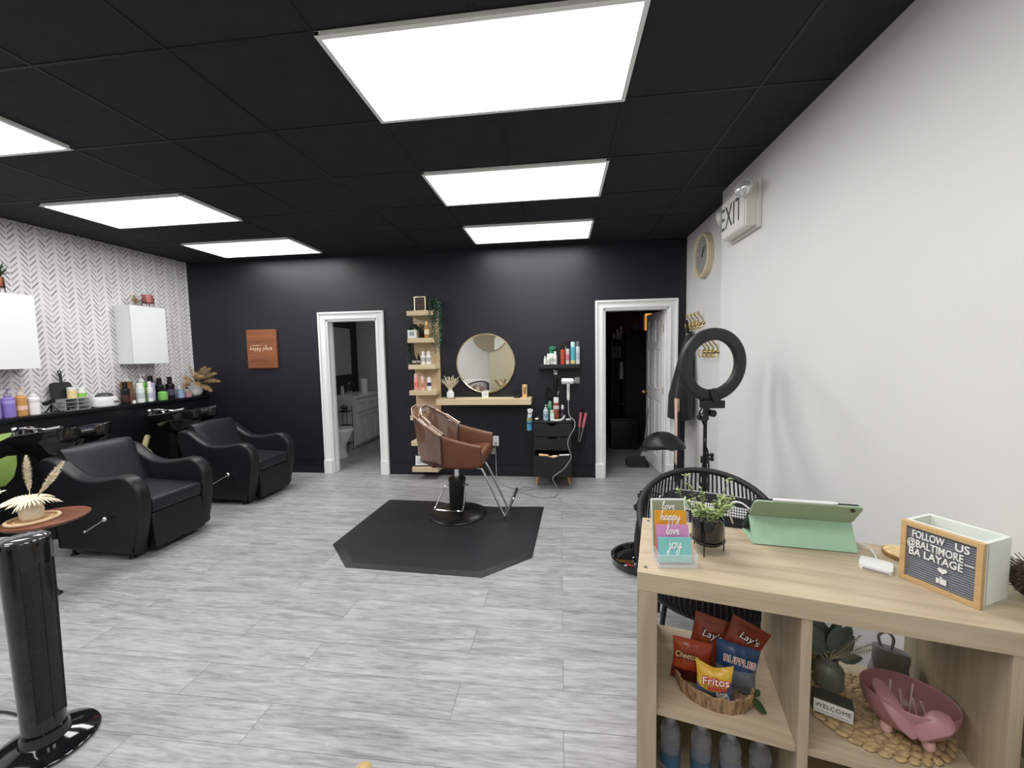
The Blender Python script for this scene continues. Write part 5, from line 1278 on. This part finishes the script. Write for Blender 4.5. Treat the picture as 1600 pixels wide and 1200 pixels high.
# ------------------------------------------------------------------ bay with snacks
SZ = .4055
t = thing('bark_tray', 'oval bark tray holding snack bags on the upper left desk shelf', 'tray', D(.218, .135, SZ), -A_ - .12)
g = G(); BARK = mat('birch_bark', lin(150, 122, 90), .9, var=.55, scale=110, bump=1.0, bscale=170, stretch=(1, 1, .22))
nb = 150
def bark(u, v):
    a = u * 2 * pi; wv = 1 + .014 * sin(a * 17 + 1) + .020 * abs(sin(a * 21 + .6 * sin(a * 5))) - .012 * (sin(a * 43) > .55)
    return (.108 * cos(a) * wv * (1 - .05 * (1 - v)), .084 * sin(a) * wv * (1 - .05 * (1 - v)), .044 * v + .002 * sin(a * 13))
def barki(u, v): p = bark(u, v); return (p[0] * .93, p[1] * .92, max(.003, p[2]))
g.surf(bark, nb, 4, cu=True); g.surf(barki, nb, 4, cu=True)
for k in range(nb): g.face(g.vs([bark(k / nb, 1), bark((k + 1) / nb, 1), barki((k + 1) / nb, 1), barki(k / nb, 1)]))
g.face(g.vs([bark(k / nb, 0) for k in range(nb)])); g.face(g.vs([barki(k / nb, 0) for k in range(nb)]))
out('tray_body', g, BARK, t, 40)
def bag(label, u, v, z, w, h, roll, col, r=0.0, grad=None, lean=.12, dip=0.0, thick=.020):
    t = thing('snack_bag', label, 'snack bag', D(u, v, z), -A_ + r, 'snack bags in the bark tray')
    q = rx(-lean) @ ry(roll)
    def f(sgn):
        def s(a, b):
            x = (a - .5) * w * (1 - .10 * sin(pi * b)); zz = b * h + dip * (abs(2 * a - 1) ** 1.3 - 1) * b ** 3
            e = (sin(pi * min(1, max(0, (a - .0))))) ** .6 * sin(pi * min(1, max(0, (b - .06) / .86))) ** .7 if .06 < b < .92 else 0
            wr = .0016 * sin(a * 23 + b * 9) * (1 - abs(2 * b - 1)) * (0 if e == 0 else 1)
            return q @ V((x, sgn * (thick * e + .0006) + wr, zz))
        return s
    g = G(); w, h = w * 1.08, h * 1.08; g.surf(f(-1), 26, 26); g.surf(f(1), 26, 26)
    m = mat('bag_%d_%d_%d' % col, lin(*col), .28, var=.10, scale=12, spec=.6)
    if grad:
        m = mat('bag2_%d_%d_%d' % col, lin(*col), .28, var=.08, scale=12)
        N, Lk = nodes(m); b = N['Principled BSDF']; tc = N.new('ShaderNodeTexCoord'); sep = N.new('ShaderNodeSeparateXYZ'); Lk.new(tc.outputs['Object'], sep.inputs[0])
        c2, zsp, curve = grad
        val = math_n(N, Lk, 'SUBTRACT', sep.outputs[2], math_n(N, Lk, 'MULTIPLY', math_n(N, Lk, 'POWER', math_n(N, Lk, 'ABSOLUTE', math_n(N, Lk, 'ADD', sep.outputs[0], .012)), 2), curve))
        fac = math_n(N, Lk, 'GREATER_THAN', val, zsp)
        mx = N.new('ShaderNodeMix'); mx.data_type = 'RGBA'; Lk.new(fac, mx.inputs['Factor']); mx.inputs[6].default_value = (*lin(*c2), 1); mx.inputs[7].default_value = (*lin(*col), 1)
        Lk.new(mx.outputs[2], b.inputs['Base Color'])
    out('bag_body', g, m, t, 60)
    return t, q
def bag_text(t, q, body, x, z, size, m, rot=0.0, y=-.0265, back=None, sx=1.0, shear=0, offset=.0):
    if back:
        text('lettering_outline', body, size, back, t, q @ tr(x, y + .0008, z) @ ry(-rot) @ FRONT, .0004, shear=shear, sx=sx, offset=offset)
    text('lettering', body, size, m, t, q @ tr(x, y, z) @ ry(-rot) @ FRONT, .0005, shear=shear, sx=sx)
INKR = P(60, 20, 26, .5); BAGW = mat('bag_white_print', lin(236, 232, 226), .4, var=.02, scale=10)
b0 = SZ + .0035
t, q = bag('reddish brown crisps bag at the back right of the bark tray', .268, .172, b0 + .055, .105, .145, .42, (150, 66, 44), .05); bag_text(t, q, "Lay's", .0, .120, .029, BAGW, 0, back=INKR, shear=.2, offset=.0016)
t, q = bag('reddish brown crisps bag standing tallest at the back left of the bark tray', .188, .178, b0 + .012, .105, .172, .22, (158, 72, 46), .06); bag_text(t, q, "Lay's", -.002, .138, .030, BAGW, 0, back=INKR, shear=.2, offset=.0016)
t, q = bag('dark orange cheese puffs bag at the left of the bark tray', .152, .138, b0 + .008, .108, .118, .07, (166, 66, 34), .04, ((92, 30, 22), .042, 0)); bag_text(t, q, 'Cheetos', -.017, .090, .0245, P(250, 214, 150, .4), 0, y=-.030, back=P(40, 20, 18, .5), shear=.1, sx=.8, offset=.0018)
t, q = bag('blue and grey ridged crisps bag at the right of the bark tray', .272, .132, b0 + .020, .110, .125, .10, (36, 66, 106), -.05, ((108, 116, 122), .068, 0)); bag_text(t, q, 'RUFFLES', .004, .097, .0265, P(150, 40, 56, .4), 0, back=BAGW, sx=.86, offset=.0018)
t, q = bag('small yellow corn chips bag at the front of the bark tray', .216, .088, b0 + .010, .096, .098, .0, (226, 182, 66), -.02, ((92, 104, 128), .027, 10.0), .14, .018)
bag_text(t, q, 'Fritos', .0, .062, .031, BAGW, .12, back=P(178, 44, 48, .4), shear=.15, offset=.0022)
g = G(); g.box((0, 0, 0), (.05, .0012, .007)); o = out('red_swoosh', g, P(178, 44, 48, .4), t); o.matrix_local = q @ tr(.004, -.0266, .043) @ ry(-.12)
bag_text(t, q, 'FLAVOR', .018, .031, .009, BAGW, .14, -.0245, sx=.9); bag_text(t, q, 'TWISTS', .020, .021, .011, BAGW, .14, -.0215, sx=.9)
t = thing('green_leaf', 'dark green artificial leaf lying beside the bark tray', 'leaf', D(.318, .085, SZ))
g = G(); g.leaf((0, .02, .03), (.62, -.3, -.42), .05, .038, bend=.05); g.leaf((.0, .03, .028), (.5, .2, .12), .04, .03, bend=.05); out('leaf_blade', g, mat('deep_green_leaf', lin(50, 82, 48), .5, var=.2, scale=30), t, 60)
lb = ['leftmost clear water bottle on the lower desk shelf', 'second clear water bottle from the left on the lower desk shelf', 'third clear water bottle from the left on the lower desk shelf', 'rightmost clear water bottle on the lower desk shelf']
def water(loc, label):
    t = thing('water_bottle', label, 'bottle', loc, 0, 'water bottles on the lower shelf')
    prof = [(0, 0), (.027, 0), (.031, .006)] + [(.031 - .0036 * (k % 2), .012 + .010 * k) for k in range(13)] + [(.031, .145), (.0285, .152), (.0305, .160), (.027, .170), (.0275, .176), (.020, .187), (.0135, .194), (.0125, .200)]
    g = G(); g.lathe(prof, 28); out('bottle_body', g, mat('water_bottle_plastic', (.80, .85, .90), .08, trans=.85, ior=1.3, var=.04, scale=20, bump=.3, bscale=60), t, 60)
    g = G(); g.lathe([(0, .199), (.0155, .199), (.0155, .213), (.014, .215), (0, .215)], 20); out('cap', g, P(150, 155, 160, .3), t)
    g = G(); g.lathe([(.0316, .055), (.032, .056), (.032, .098), (.0316, .099)], 28); out('label', g, P(58, 96, 126, .4), t)
    return t
wb = water(D(.098, .15, .0605), lb[0])
for k, (u, v) in enumerate(((.190, .155), (.272, .15), (.354, .155))): dup(wb, D(u, v, .0605), 0, lb[k + 1])

# ------------------------------------------------------------------ bay with welcome sign and bowl
SEA = mat('seagrass_weave', lin(182, 156, 116), .9, var=.30, scale=70, bump=.4, bscale=120)
t = thing('seagrass_mat', 'oval braided seagrass mat under the pink bowl on the desk shelf', 'mat', D(.632, .195, SZ), -A_)
g = G()
for ringk in range(1, 9):
    r_ = ringk / 8
    n = max(10, int(34 * r_))
    for k in range(n):
        a = 2 * pi * k / n + .2 * ringk
        g.sph((.162 * r_ * cos(a), .142 * r_ * sin(a), .0048), .0140, 10, sc=(1.15, .72, .36), m=rz(a + pi / 2 + .45))
g.lathe([(0, 0), (.15, 0), (.15, .004), (0, .004)], 40, sy=.88); out('braids', g, SEA, t, 60)
t = thing('seagrass_coaster', 'round braided seagrass mat standing upright behind the welcome sign', 'mat', D(.487, .315, SZ + .066), -A_ - .35)
g = G()
for ringk in range(1, 5):
    n = 8 * ringk
    for k in range(n):
        a = 2 * pi * k / n + .3 * ringk; r_ = .0145 * ringk
        g.sph((r_ * cos(a), 0, r_ * sin(a)), .0105, 8, sc=(1.15, .55, .7), m=ry(-a - pi / 2 - .5))
g.lathe([(0, -.003), (.06, -.003), (.06, .003), (0, .003)], 36, m=rx(pi / 2)); out('braids', g, SEA, t, 60)
t = thing('welcome_sign', 'small black block sign with white WELCOME plate on the desk shelf', 'sign', D(.520, .128, SZ + .009), -A_ - math.radians(14))
g = G(); g.box((0, .024, .022), (.092, .044, .044), bev=.002); out('block', g, mat('dark_green_block', lin(66, 68, 60), .5, var=.1, scale=20), t)
g = G(); g.box((0, .0006, .022), (.088, .003, .038), bev=.0008); out('plate', g, PAPER, t)
text('lettering', 'WELCOME', .0175, INK, t, tr(0, -.0012, .026) @ FRONT, .0003, sx=.92, space=1.05)
g = G(); g.box((0, -.0011, .0105), (.08, .0006, .0012)); out('rule_line', g, P(150, 150, 150, .5), t)
t = thing('eucalyptus_vase', 'frosted grey-green glass vase of eucalyptus leaves on the desk shelf', 'vase', D(.553, .262, SZ + .0095))
g = G(); g.lathe([(0, 0), (.034, 0), (.039, .006), (.039, .052), (.034, .064), (.024, .072), (.022, .09), (.019, .09), (.02, .07), (.03, .06), (0, .055)], 32); out('vase_body', g, mat('frosted_glass', lin(132, 138, 126), .35, var=.08, scale=10, trans=.25), t)
g = G(); gs = G(); EUC = mat('eucalyptus_leaf', lin(98, 116, 106), .55, var=.22, scale=24)
for k, (dx, dy, dz, L_, w) in enumerate(((-.55, -.1, 1, .17, .085), (-.25, .1, 1, .18, .09), (.15, -.2, 1, .17, .08), (.5, -.05, .9, .17, .08), (.8, .1, .65, .14, .07), (-.75, .1, .6, .13, .08), (.35, .25, .8, .15, .07), (.9, -.25, .25, .11, .05))):
    d = V((dx, dy, dz)).normalized(); gs.tube([(0, 0, .07), V((0, 0, .08)) + d * .05], .0016, 4)
    g.leaf(V((0, 0, .082)) + d * .02, d, L_ * .62, w * .62, up=(0, -1, .25), bend=.12)
out('leaves', g, EUC, t, 60)
for k, (dx, dz) in enumerate(((.75, .55), (.5, .9), (.95, .8))):
    d = V((dx, -.3, dz)).normalized(); gs.tube([V((0, 0, .08)), V((0, 0, .08)) + d * .13], .0013, 4)
    sd = V((d.z, 0, -d.x))
    for j in range(14):
        p = V((0, 0, .08)) + d * (.03 + .0075 * j)
        for s in (-1, 1): gs.tube([p, p + (sd * s + d * .7) * (.016 * (1.1 - j / 16))], .0009, 4)
out('fern_sprigs', gs, mat('pale_fern', lin(190, 190, 160), .7, var=.2, scale=30), t, 60)

t = thing('candy_bowl', 'oval pink plastic bowl with two ear shaped flaps, on the seagrass mat', 'bowl', D(.692, .150, SZ + .0102), -A_ - .28)
g = G(); prof = [(.0, .014), (.045, .015), (.072, .028), (.090, .054), (.0985, .085), (.100, .102), (.0985, .105), (.0955, .103), (.094, .086), (.085, .056), (.066, .033), (.04, .020), (0, .019)]
g.lathe(prof, 48, sx=1.0, sy=.80); out('bowl_body', g, PINK, t, 60)
for (x, y) in ((-.045, -.032), (.035, -.04), (0, .04)):
    g = G(); g.lathe([(0, 0), (.011, 0), (.014, .008), (.012, .024), (0, .026)], 16, c=(x, y, 0)); out('foot', g, PINKLT, t)
def lobe(pts, ws):
    g = G(); P_ = chain(pts, 6); n = len(P_)
    def f(u, v):
        i = min(n - 1, int(round(u * (n - 1)))); p = P_[i]; d = (P_[min(n - 1, i + 1)] - P_[max(0, i - 1)]).normalized()
        nrm = V((0, -.75, .66)); sd = d.cross(nrm).normalized(); k = u * (len(ws) - 1); j = min(len(ws) - 2, int(k)); w = ws[j] + (ws[j + 1] - ws[j]) * (k - j)
        a = v * 2 * pi
        return p + sd * w * cos(a) + nrm * .005 * sin(a)
    g.surf(f, n - 1, 16, cv=True); g.face(g.vs([f(0, j / 16) for j in range(16)])); g.face(g.vs([f(1, j / 16) for j in range(16)]))
    return g
out('ear_flap', lobe([(-.070, -.010, .122), (-.054, -.045, .112), (-.028, -.076, .084), (.004, -.083, .046)], [.005, .016, .019, .020, .018, .010]), PINK, t, 60)
out('ear_flap', lobe([(.066, -.050, .112), (.050, -.068, .104), (.028, -.080, .086), (.004, -.083, .050)], [.008, .022, .025, .022, .018, .010]), PINK, t, 60)
for k, (x, y, dx, dy, L_) in enumerate(((-.038, .005, .12, .1, .085), (-.008, .005, -.1, .05, .075), (.006, .02, .16, .1, .085), (.022, -.005, -.25, .0, .075), (.045, .0, -.32, .1, .07), (.0, -.01, .02, -.05, .06))):
    s = thing('lollipop', 'pink lollipop stick poking out of the pink bowl', 'sweet', t.location + M.Rotation(t.rotation_euler.z, 3, 'Z') @ V((x, y, .030)), 0, 'lollipops in the pink bowl')
    d = V((dx, dy, 1)).normalized(); g = G(); g.cyl((0, 0, 0), d * L_, .0022, n=8); out('stick', g, mat('pale_pink_stick', lin(226, 200, 196), .5), s)
    g = G(); g.sph((0, 0, .0), .0105, 12); out('sweet_ball', g, P(150, 96, 104, .35), s)
t = thing('grey_pouch', 'grey zip pouch with loop handle at the back of the desk shelf', 'pouch', D(.735, .335, SZ), -A_ - .35)
g = G()
def pch(u, v):
    a = u * 2 * pi; k = 1 - .45 * v ** 2; s = lambda c, e: (abs(c) ** e) * (1 if c > 0 else -1)
    return (.052 * s(cos(a), .6) * (.75 + .25 * (1 - v)) + .004 * sin(v * 9 + a * 3), .032 * s(sin(a), .6) * k, .115 * v)
g.surf(pch, 36, 10, cu=True); g.face(g.vs([pch(k / 36, 0) for k in range(36)])); g.face(g.vs([pch(k / 36, 1) for k in range(36)]))
out('pouch_body', g, mat('grey_nylon', lin(140, 138, 140), .6, var=.12, scale=24, bump=.4, bscale=40), t, 60)
g = G(); g.tube(chain([(-.022, 0, .11), (-.03, 0, .145), (-.012, 0, .165), (.004, 0, .15), (.0, 0, .112)]), .004, 6); out('handle_loop', g, mat('grey_nylon', lin(140, 138, 140), .6), t)
# fluffy dried plume, lower right corner
t = thing('fluffy_plume', 'pale grey fluffy dried plume in a floor vase at the lower right edge', 'dried plant', D(.855, -.075, 0))
g = G(); g.lathe([(0, 0), (.035, 0), (.05, .06), (.045, .20), (.024, .28), (.026, .32), (.02, .32), (.02, .26), (0, .2)], 28); out('floor_vase', g, CERAMIC, t)
g = G(); g.tube([(0, 0, .25), (-.005, 0, .42), (-.01, 0, .60)], .004, 6)
for k in range(2600):
    z = R.uniform(.36, .63); f_ = sin(pi * min(1, max(0, (z - .34) / .31))) ** .6; a = R.uniform(0, 2 * pi)
    p = V((-.01, 0, z)); o_ = V((cos(a), sin(a), R.uniform(-.2, .7))); e = p + o_ * .062 * f_ * R.uniform(.55, 1); m_ = (p + e) * .5 + V((0, 0, .008)); sd = V((-sin(a), cos(a), 0)) * .0012
    q4 = g.vs([p, m_ - sd, m_ + sd, e]); g.face([q4[0], q4[1], q4[2]]); g.face([q4[1], q4[3], q4[2]])
tag(out('plume_tuft', g, mat('grey_fur', lin(206, 204, 196), .95, var=.1, scale=30), t, 0), kind='stuff')
t = thing('wooden_finial', 'small tan wooden finial on the floor at the bottom edge of the photo', 'ornament', (-.690, 1.212, 0))
g = G(); g.lathe([(0, 0), (.022, 0), (.03, .012), (.028, .03), (.012, .04), (0, .043)], 20); out('finial_body', g, LEGWOOD, t)

# ------------------------------------------------------------------ bathroom through the left doorway
BDIM = WHITECAB
VX0, VX1, VY0, VY1, VH = -3.698, -3.225, 6.0, 6.96, .80
t = thing('vanity_cabinet', 'white bathroom vanity cabinet with doors and drawers, seen through the left doorway', 'cabinet', ((VX0 + VX1) / 2, (VY0 + VY1) / 2, 0))
vw, vl = VX1 - VX0, VY1 - VY0
g = G(); g.box((0, 0, VH / 2 + .03), (vw, vl, VH - .06), bev=.003); g.box((-.03, 0, .03), (vw - .06, vl - .02, .06)); out('cabinet_body', g, BDIM, t)
g = G(); g.box((.012, 0, VH + .018), (vw + .025, vl + .01, .036), bev=.005); out('countertop', g, CERAMIC, t)
for k in range(3):
    y = -vl / 2 + vl * (k + .5) / 3
    for (nm, z0, z1) in (('door', .08, .56), ('drawer', .58, .77)):
        g = G(); g.box((vw / 2 + .008, y, (z0 + z1) / 2), (.016, vl / 3 - .012, z1 - z0), bev=.003)
        for s in (-1, 1):
            g.box((vw / 2 + .019, y + s * (vl / 6 - .03), (z0 + z1) / 2), (.008, .045, z1 - z0 - .002), bev=.002)
            g.box((vw / 2 + .019, y, (z0 + z1) / 2 + s * ((z1 - z0) / 2 - .024)), (.0081, vl / 3 - .014, .045), bev=.002)
        o = out(nm, g, BDIM, t)
        g = G(); zz = (z0 + z1) / 2 if nm == 'drawer' else z1 - .05; yk = y if nm == 'drawer' else y + .11
        g.cyl((vw / 2 + .022, yk, zz), (vw / 2 + .038, yk, zz), .005); g.sph((vw / 2 + .044, yk, zz), .013); out('knob', g, STEEL, o)
t = thing('bathroom_faucet', 'chrome faucet on the bathroom vanity', 'faucet', (-3.56, 6.38, VH + .0365))
g = G(); g.cyl((0, 0, 0), (0, 0, .05), .016); g.tube(chain([(0, 0, .04), (0, 0, .16), (.04, 0, .20), (.09, 0, .18), (.10, 0, .13)]), .009); out('spout', g, CHROME, t)
g = G()
for y in (-.08, .08): g.cyl((0, y, 0), (0, y, .045), .014); g.box((0, y, .052), (.05, .012, .012), bev=.003)
out('tap_handle', g, CHROME, t)
bottle('pump', 'soap_bottle', 'clear soap pump bottle on the bathroom vanity', (-3.55, 6.17, VH + .0365), .16, .03, P(180, 190, 190, .15), WHB)
t = thing('paper_towel_roll', 'white paper towel roll standing on the bathroom vanity', 'paper roll', (-3.45, 6.72, VH + .0365)); g = G(); g.lathe([(.015, 0), (.055, 0), (.058, .004), (.058, .236), (.055, .24), (.015, .24)], 28); out('roll', g, PAPER, t); g = G(); g.cyl((0, 0, 0), (0, 0, .27), .008); out('holder_rod', g, STEEL, t)
t = thing('bathroom_mirror', 'large frameless mirror on the dark bathroom wall above the vanity', 'mirror', (-3.699, 6.42, 1.56))
g = G(); g.box((.006, 0, 0), (.012, .66, .80), bev=.002); out('mirror_glass', g, MIRROR, t)
t = thing('toilet', 'white toilet just inside the left doorway', 'toilet', (-3.0, 5.42, 0))
g = G()
bowlp = [(0, 0), (.11, 0), (.115, .02), (.095, .10), (.10, .18), (.155, .30), (.18, .37), (.185, .395), (.15, .395), (.13, .34), (.06, .25), (0, .24)]
g.lathe(bowlp, 36, c=(-.235, 0, 0), sx=1.28); g.box((-.50, 0, .19), (.24, .19, .38), bev=.03, seg=3); out('toilet_bowl', g, CERAMIC, t, 50)
g = G(); g.lathe([(.115, .395), (.19, .395), (.194, .405), (.19, .415), (.115, .415)], 36, c=(-.235, 0, 0), sx=1.28); out('seat', g, CERAMIC, t, 50)
g = G(); g.lathe([(0, .4155), (.188, .4155), (.19, .425), (.185, .433), (0, .436)], 36, c=(-.235, 0, 0), sx=1.28); out('lid', g, CERAMIC, t, 50)
g = G(); g.box((-.61, 0, .56), (.17, .40, .36), bev=.02, seg=3); g.box((-.61, 0, .752), (.185, .42, .03), bev=.01); out('tank', g, CERAMIC, t, 50)
g = G(); g.box((-.52, -.13, .69), (.012, .06, .016), bev=.004); out('flush_lever', g, CHROME, t)
t = thing('wire_rack', 'black wire stand with small plant between toilet and vanity', 'rack', (-3.33, 5.82, 0))
g = G()
for x in (-.08, .08):
    for y in (-.08, .08): g.cyl((x, y, 0), (x, y, .70), .005, n=8)
for z in (.12, .40, .62):
    for s in (-1, 1): g.cyl((-.08, s * .08, z), (.08, s * .08, z), .004, n=6); g.cyl((s * .08, -.08, z), (s * .08, .08, z), .004, n=6)
    for k in range(5): g.cyl((-.08, -.06 + .03 * k, z), (.08, -.06 + .03 * k, z), .0025, n=6)
out('wire_frame', g, BLKPLASTIC, t)
g = G()
for k in range(30): g.leaf((0, 0, .64), (R.uniform(-1, 1), R.uniform(-1, 1), R.uniform(.2, 1.4)), R.uniform(.06, .11), .03)
out('foliage', g, DKGREEN, t, 60)

# ------------------------------------------------------------------ storage room through the right doorway
t = thing('storage_cabinet', 'tall black cabinet in the dark storage room', 'cabinet', (1.18, 6.62, 0))
g = G(); g.box((.12, .2, .89), (.52, .45, 1.78), bev=.006); out('cabinet_body', g, BLKMATTE, t)
g = G(); g.box((.12, -.032, .89), (.50, .014, 1.74), bev=.003); out('door', g, BLKMATTE, t)
t = thing('storage_shelf', 'narrow black open shelf unit left of the tall black cabinet', 'shelf', (.945, 6.62, 0))
g = G()
for x in (-.115, .075): g.box((x, .18, .83), (.016, .36, 1.66))
for z in (.2, .62, 1.02, 1.36, 1.65): g.box((-.02, .18, z), (.174, .36, .018))
g.box((-.02, .352, .83), (.174, .014, 1.66)); out('shelf_frame', g, BLKMATTE, t)
def box_thing(name, label, cat, loc, d, m): 
    o = thing(name, label, cat, loc); g = G(); g.box((0, 0, d[2] / 2), d, bev=.004); out('body', g, m, o); return o
for k, (x, h) in enumerate(((.855, .26), (.91, .25), (.965, .27))):
    bottle('cap', 'storage_bottle', ['first grey bottle from the left on the storage shelf', 'second grey bottle from the left on the storage shelf', 'third grey bottle from the left on the storage shelf'][k], (x, 6.70, 1.3695), h, .024, P(120, 120, 116, .4), BLKB, 'bottles on the storage shelf')
bottle('cap', 'storage_bottle', 'tall white bottle standing low on the storage shelf', (.985, 6.66, 1.0295), .27, .034, P(200, 202, 200, .4), P(220, 220, 218, .4))
for k, (x, h, c) in enumerate(((.895, .10, (200, 176, 160)), (.955, .17, (190, 190, 188)), (1.005, .22, (170, 150, 140)))):
    bottle('cap', 'product_bottle', ['short pale bottle on top of the storage shelf', 'middle pale bottle on top of the storage shelf', 'tallest pale bottle on top of the storage shelf'][k], (x - .02, 6.74, 1.6595), h, .028, P(*c, .4), P(210, 200, 190, .4))
carton('storage_box', 'grey box on top of the tall black cabinet', 'box', (1.24, 6.72, 1.7805), (.16, .14, .12), P(96, 88, 92, .6))
t = thing('lantern', 'glowing warm lantern on top of the tall black cabinet', 'lamp', (1.42, 6.74, 1.7805))
g = G(); g.box((0, 0, .01), (.15, .12, .02), bev=.004); g.box((0, 0, .30), (.15, .12, .02), bev=.004)
for x in (-.068, .068):
    for y in (-.053, .053): g.box((x, y, .155), (.012, .012, .28))
out('lantern_frame', g, BLKMATTE, t)
g = G(); g.box((0, 0, .155), (.12, .09, .265), bev=.01); out('glowing_shade', g, mat('warm_glow', lin(230, 150, 60), .6, var=.4, scale=18, emis=lin(255, 178, 84), estr=.9), t)
t = thing('cabinet_plant', 'small dark plant in front of the glowing lantern', 'plant', (1.44, 6.62, 1.7805)); g = G(); g.lathe([(0, 0), (.03, 0), (.036, .05), (0, .05)], 16); out('pot', g, BLKPLASTIC, t)
g = G()
for k in range(26): g.leaf((0, 0, .05), (R.uniform(-1, 1), R.uniform(-.6, .6), R.uniform(.4, 1.8)), R.uniform(.05, .10), .018)
out('foliage', g, DKGREEN, t, 60)
t = thing('broom', 'grey broom leaning on the open white door', 'broom', (1.10, 5.36, 0))
g = G(); g.tube([(-.02, 0, .16), (.075, .07, .95), (.085, .08, 1.05)], .011, 10); out('handle', g, STEEL, t)
g = G(); g.prism([(-.10, .02), (.08, .02), (.035, .14), (-.04, .15)], -.018, .018, m=rx(pi / 2)); out('broom_head', g, P(188, 188, 186, .6), t)
g = G(); g.prism([(-.105, 0), (.085, 0), (.08, .02), (-.10, .02)], -.02, .02, m=rx(pi / 2)); out('bristles', g, P(150, 150, 150, .8), t)
t = thing('dustpan', 'dark grey dustpan on the floor beside the broom', 'dustpan', (.97, 5.22, 0))
g = G(); g.prism([(-.13, -.10), (.13, -.10), (.12, .10), (-.12, .10)], 0, .006); g.box((-.128, 0, .03), (.008, .2, .06)); g.box((.128, 0, .03), (.008, .2, .06)); g.box((0, .10, .05), (.25, .01, .1), bev=.003); out('pan', g, mat('dark_grey_pan', (.045, .046, .048), .5), t)
t = thing('black_stool_box', 'low black storage trunk in the dark room', 'trunk', (.95, 6.25, 0)); g = G(); g.box((0, .0, .22), (.42, .34, .44), bev=.02); out('trunk_body', g, BLKPLASTIC, t); g = G(); g.box((0, 0, .455), (.44, .36, .03), bev=.01); out('trunk_lid', g, BLKPLASTIC, t)
t = thing('clothes_rack', 'black clothes rack with dark garments at the left of the storage room', 'rack', (.42, 6.6, 0))
g = G(); g.cyl((0, -.4, 0), (0, -.4, 1.5), .012); g.cyl((0, .4, 0), (0, .4, 1.5), .012); g.cyl((0, -.4, 1.5), (0, .4, 1.5), .012); g.box((0, -.4, .012), (.36, .03, .024)); g.box((0, .4, .012), (.36, .03, .024)); out('rack_frame', g, BLKPLASTIC, t)
for k in range(5):
    cloth('garment', ['dark garment nearest the doorway on the clothes rack', 'second dark garment from the doorway on the clothes rack', 'third dark garment from the doorway on the clothes rack', 'fourth dark garment from the doorway on the clothes rack', 'dark garment farthest from the doorway on the clothes rack'][k], [BLKFAB, CHARCOAL][k % 2], .52, 6.22 + .15 * k, 6.34 + .15 * k, 1.49, .75, .2, 20 + k, 'garment')

# ------------------------------------------------------------------ front of the room, seen in the round mirror
t = thing('white_settee', 'low white settee against the front wall, seen in the round mirror', 'settee', (-2.27, FY + .26, 0))
UPH = mat('white_upholstery', (.74, .74, .72), .8, var=.03, scale=20)
g = G(); g.box((0, -.17, .40), (.80, .15, .78), bev=.04, seg=3); out('backrest', g, UPH, t)
g = G(); g.box((0, .12, .30), (.80, .46, .22), bev=.04, seg=3); out('seat', g, UPH, t)
for x in (-.34, .34):
    for y in (-.2, .3): g = G(); g.cyl((x, y, 0), (x, y, .20), .016, .022); out('leg', g, LEGWOOD, t)
t = thing('dark_board', 'dark framed board beside the white settee, seen in the round mirror', 'board', (-2.80, FY + .06, 0)); g = G(); g.box((0, 0, .40), (.20, .03, .80), bev=.004); out('board_panel', g, BLKMATTE, t)
t = thing('wall_disc', 'large taupe disc with pale segment on the front wall, seen in the mirror', 'wall decoration', (-1.86, FY + .4405, 2.02))
g = G(); g.lathe([(0, 0), (.475, 0), (.48, .008), (.475, .016), (0, .016)], 64, m=rx(-pi / 2)); out('disc', g, mat('taupe_panel', lin(142, 130, 112), .6, var=.03, scale=6), t)
g = G(); pts = [(.478 * cos(a), .478 * sin(a)) for a in [math.radians(-75 + 100 * k / 24) for k in range(25)]]
g.prism([(.12, -.15)] + [(x * .96, y * .96) for x, y in pts], .0165, .021, m=rx(-pi / 2) @ M.Diagonal((1, -1, 1, 1))); bmesh.ops.triangulate(g.bm, faces=[f for f in g.bm.faces if len(f.verts) > 4]); out('pale_segment', g, mat('pale_panel', lin(214, 216, 204), .6), t)
t = thing('pampas_floor_vase', 'floor vase of tall pampas grass seen at the right of the round mirror', 'vase', (-1.47, FY + .75, 0))
g = G(); g.lathe([(0, 0), (.10, 0), (.14, .15), (.12, .36), (.06, .45), (.06, .50), (.05, .50), (.05, .4), (0, .3)], 32); out('vase_body', g, CERAMIC, t)
for k in range(9):
    a = k * 2.4; g = G(); plume(g, (0, 0, .46), (cos(a) * .55, sin(a) * .55, 1), .48 + .03 * (k % 3), .06, 150, .22, .002); out('pampas_plume', g, PAMPAS if k % 3 else CREAM, t, 0)

# ------------------------------------------------------------------ world and view
w = bpy.data.worlds.new('world'); SC.world = w; w.use_nodes = True
w.node_tree.nodes['Background'].inputs['Color'].default_value = (.9, .93, 1, 1); w.node_tree.nodes['Background'].inputs['Strength'].default_value = .05
vs = SC.view_settings; vs.view_transform = 'Standard'; vs.look = 'None'; vs.gamma = 1; vs.exposure = 0.0; vs.use_curve_mapping = False
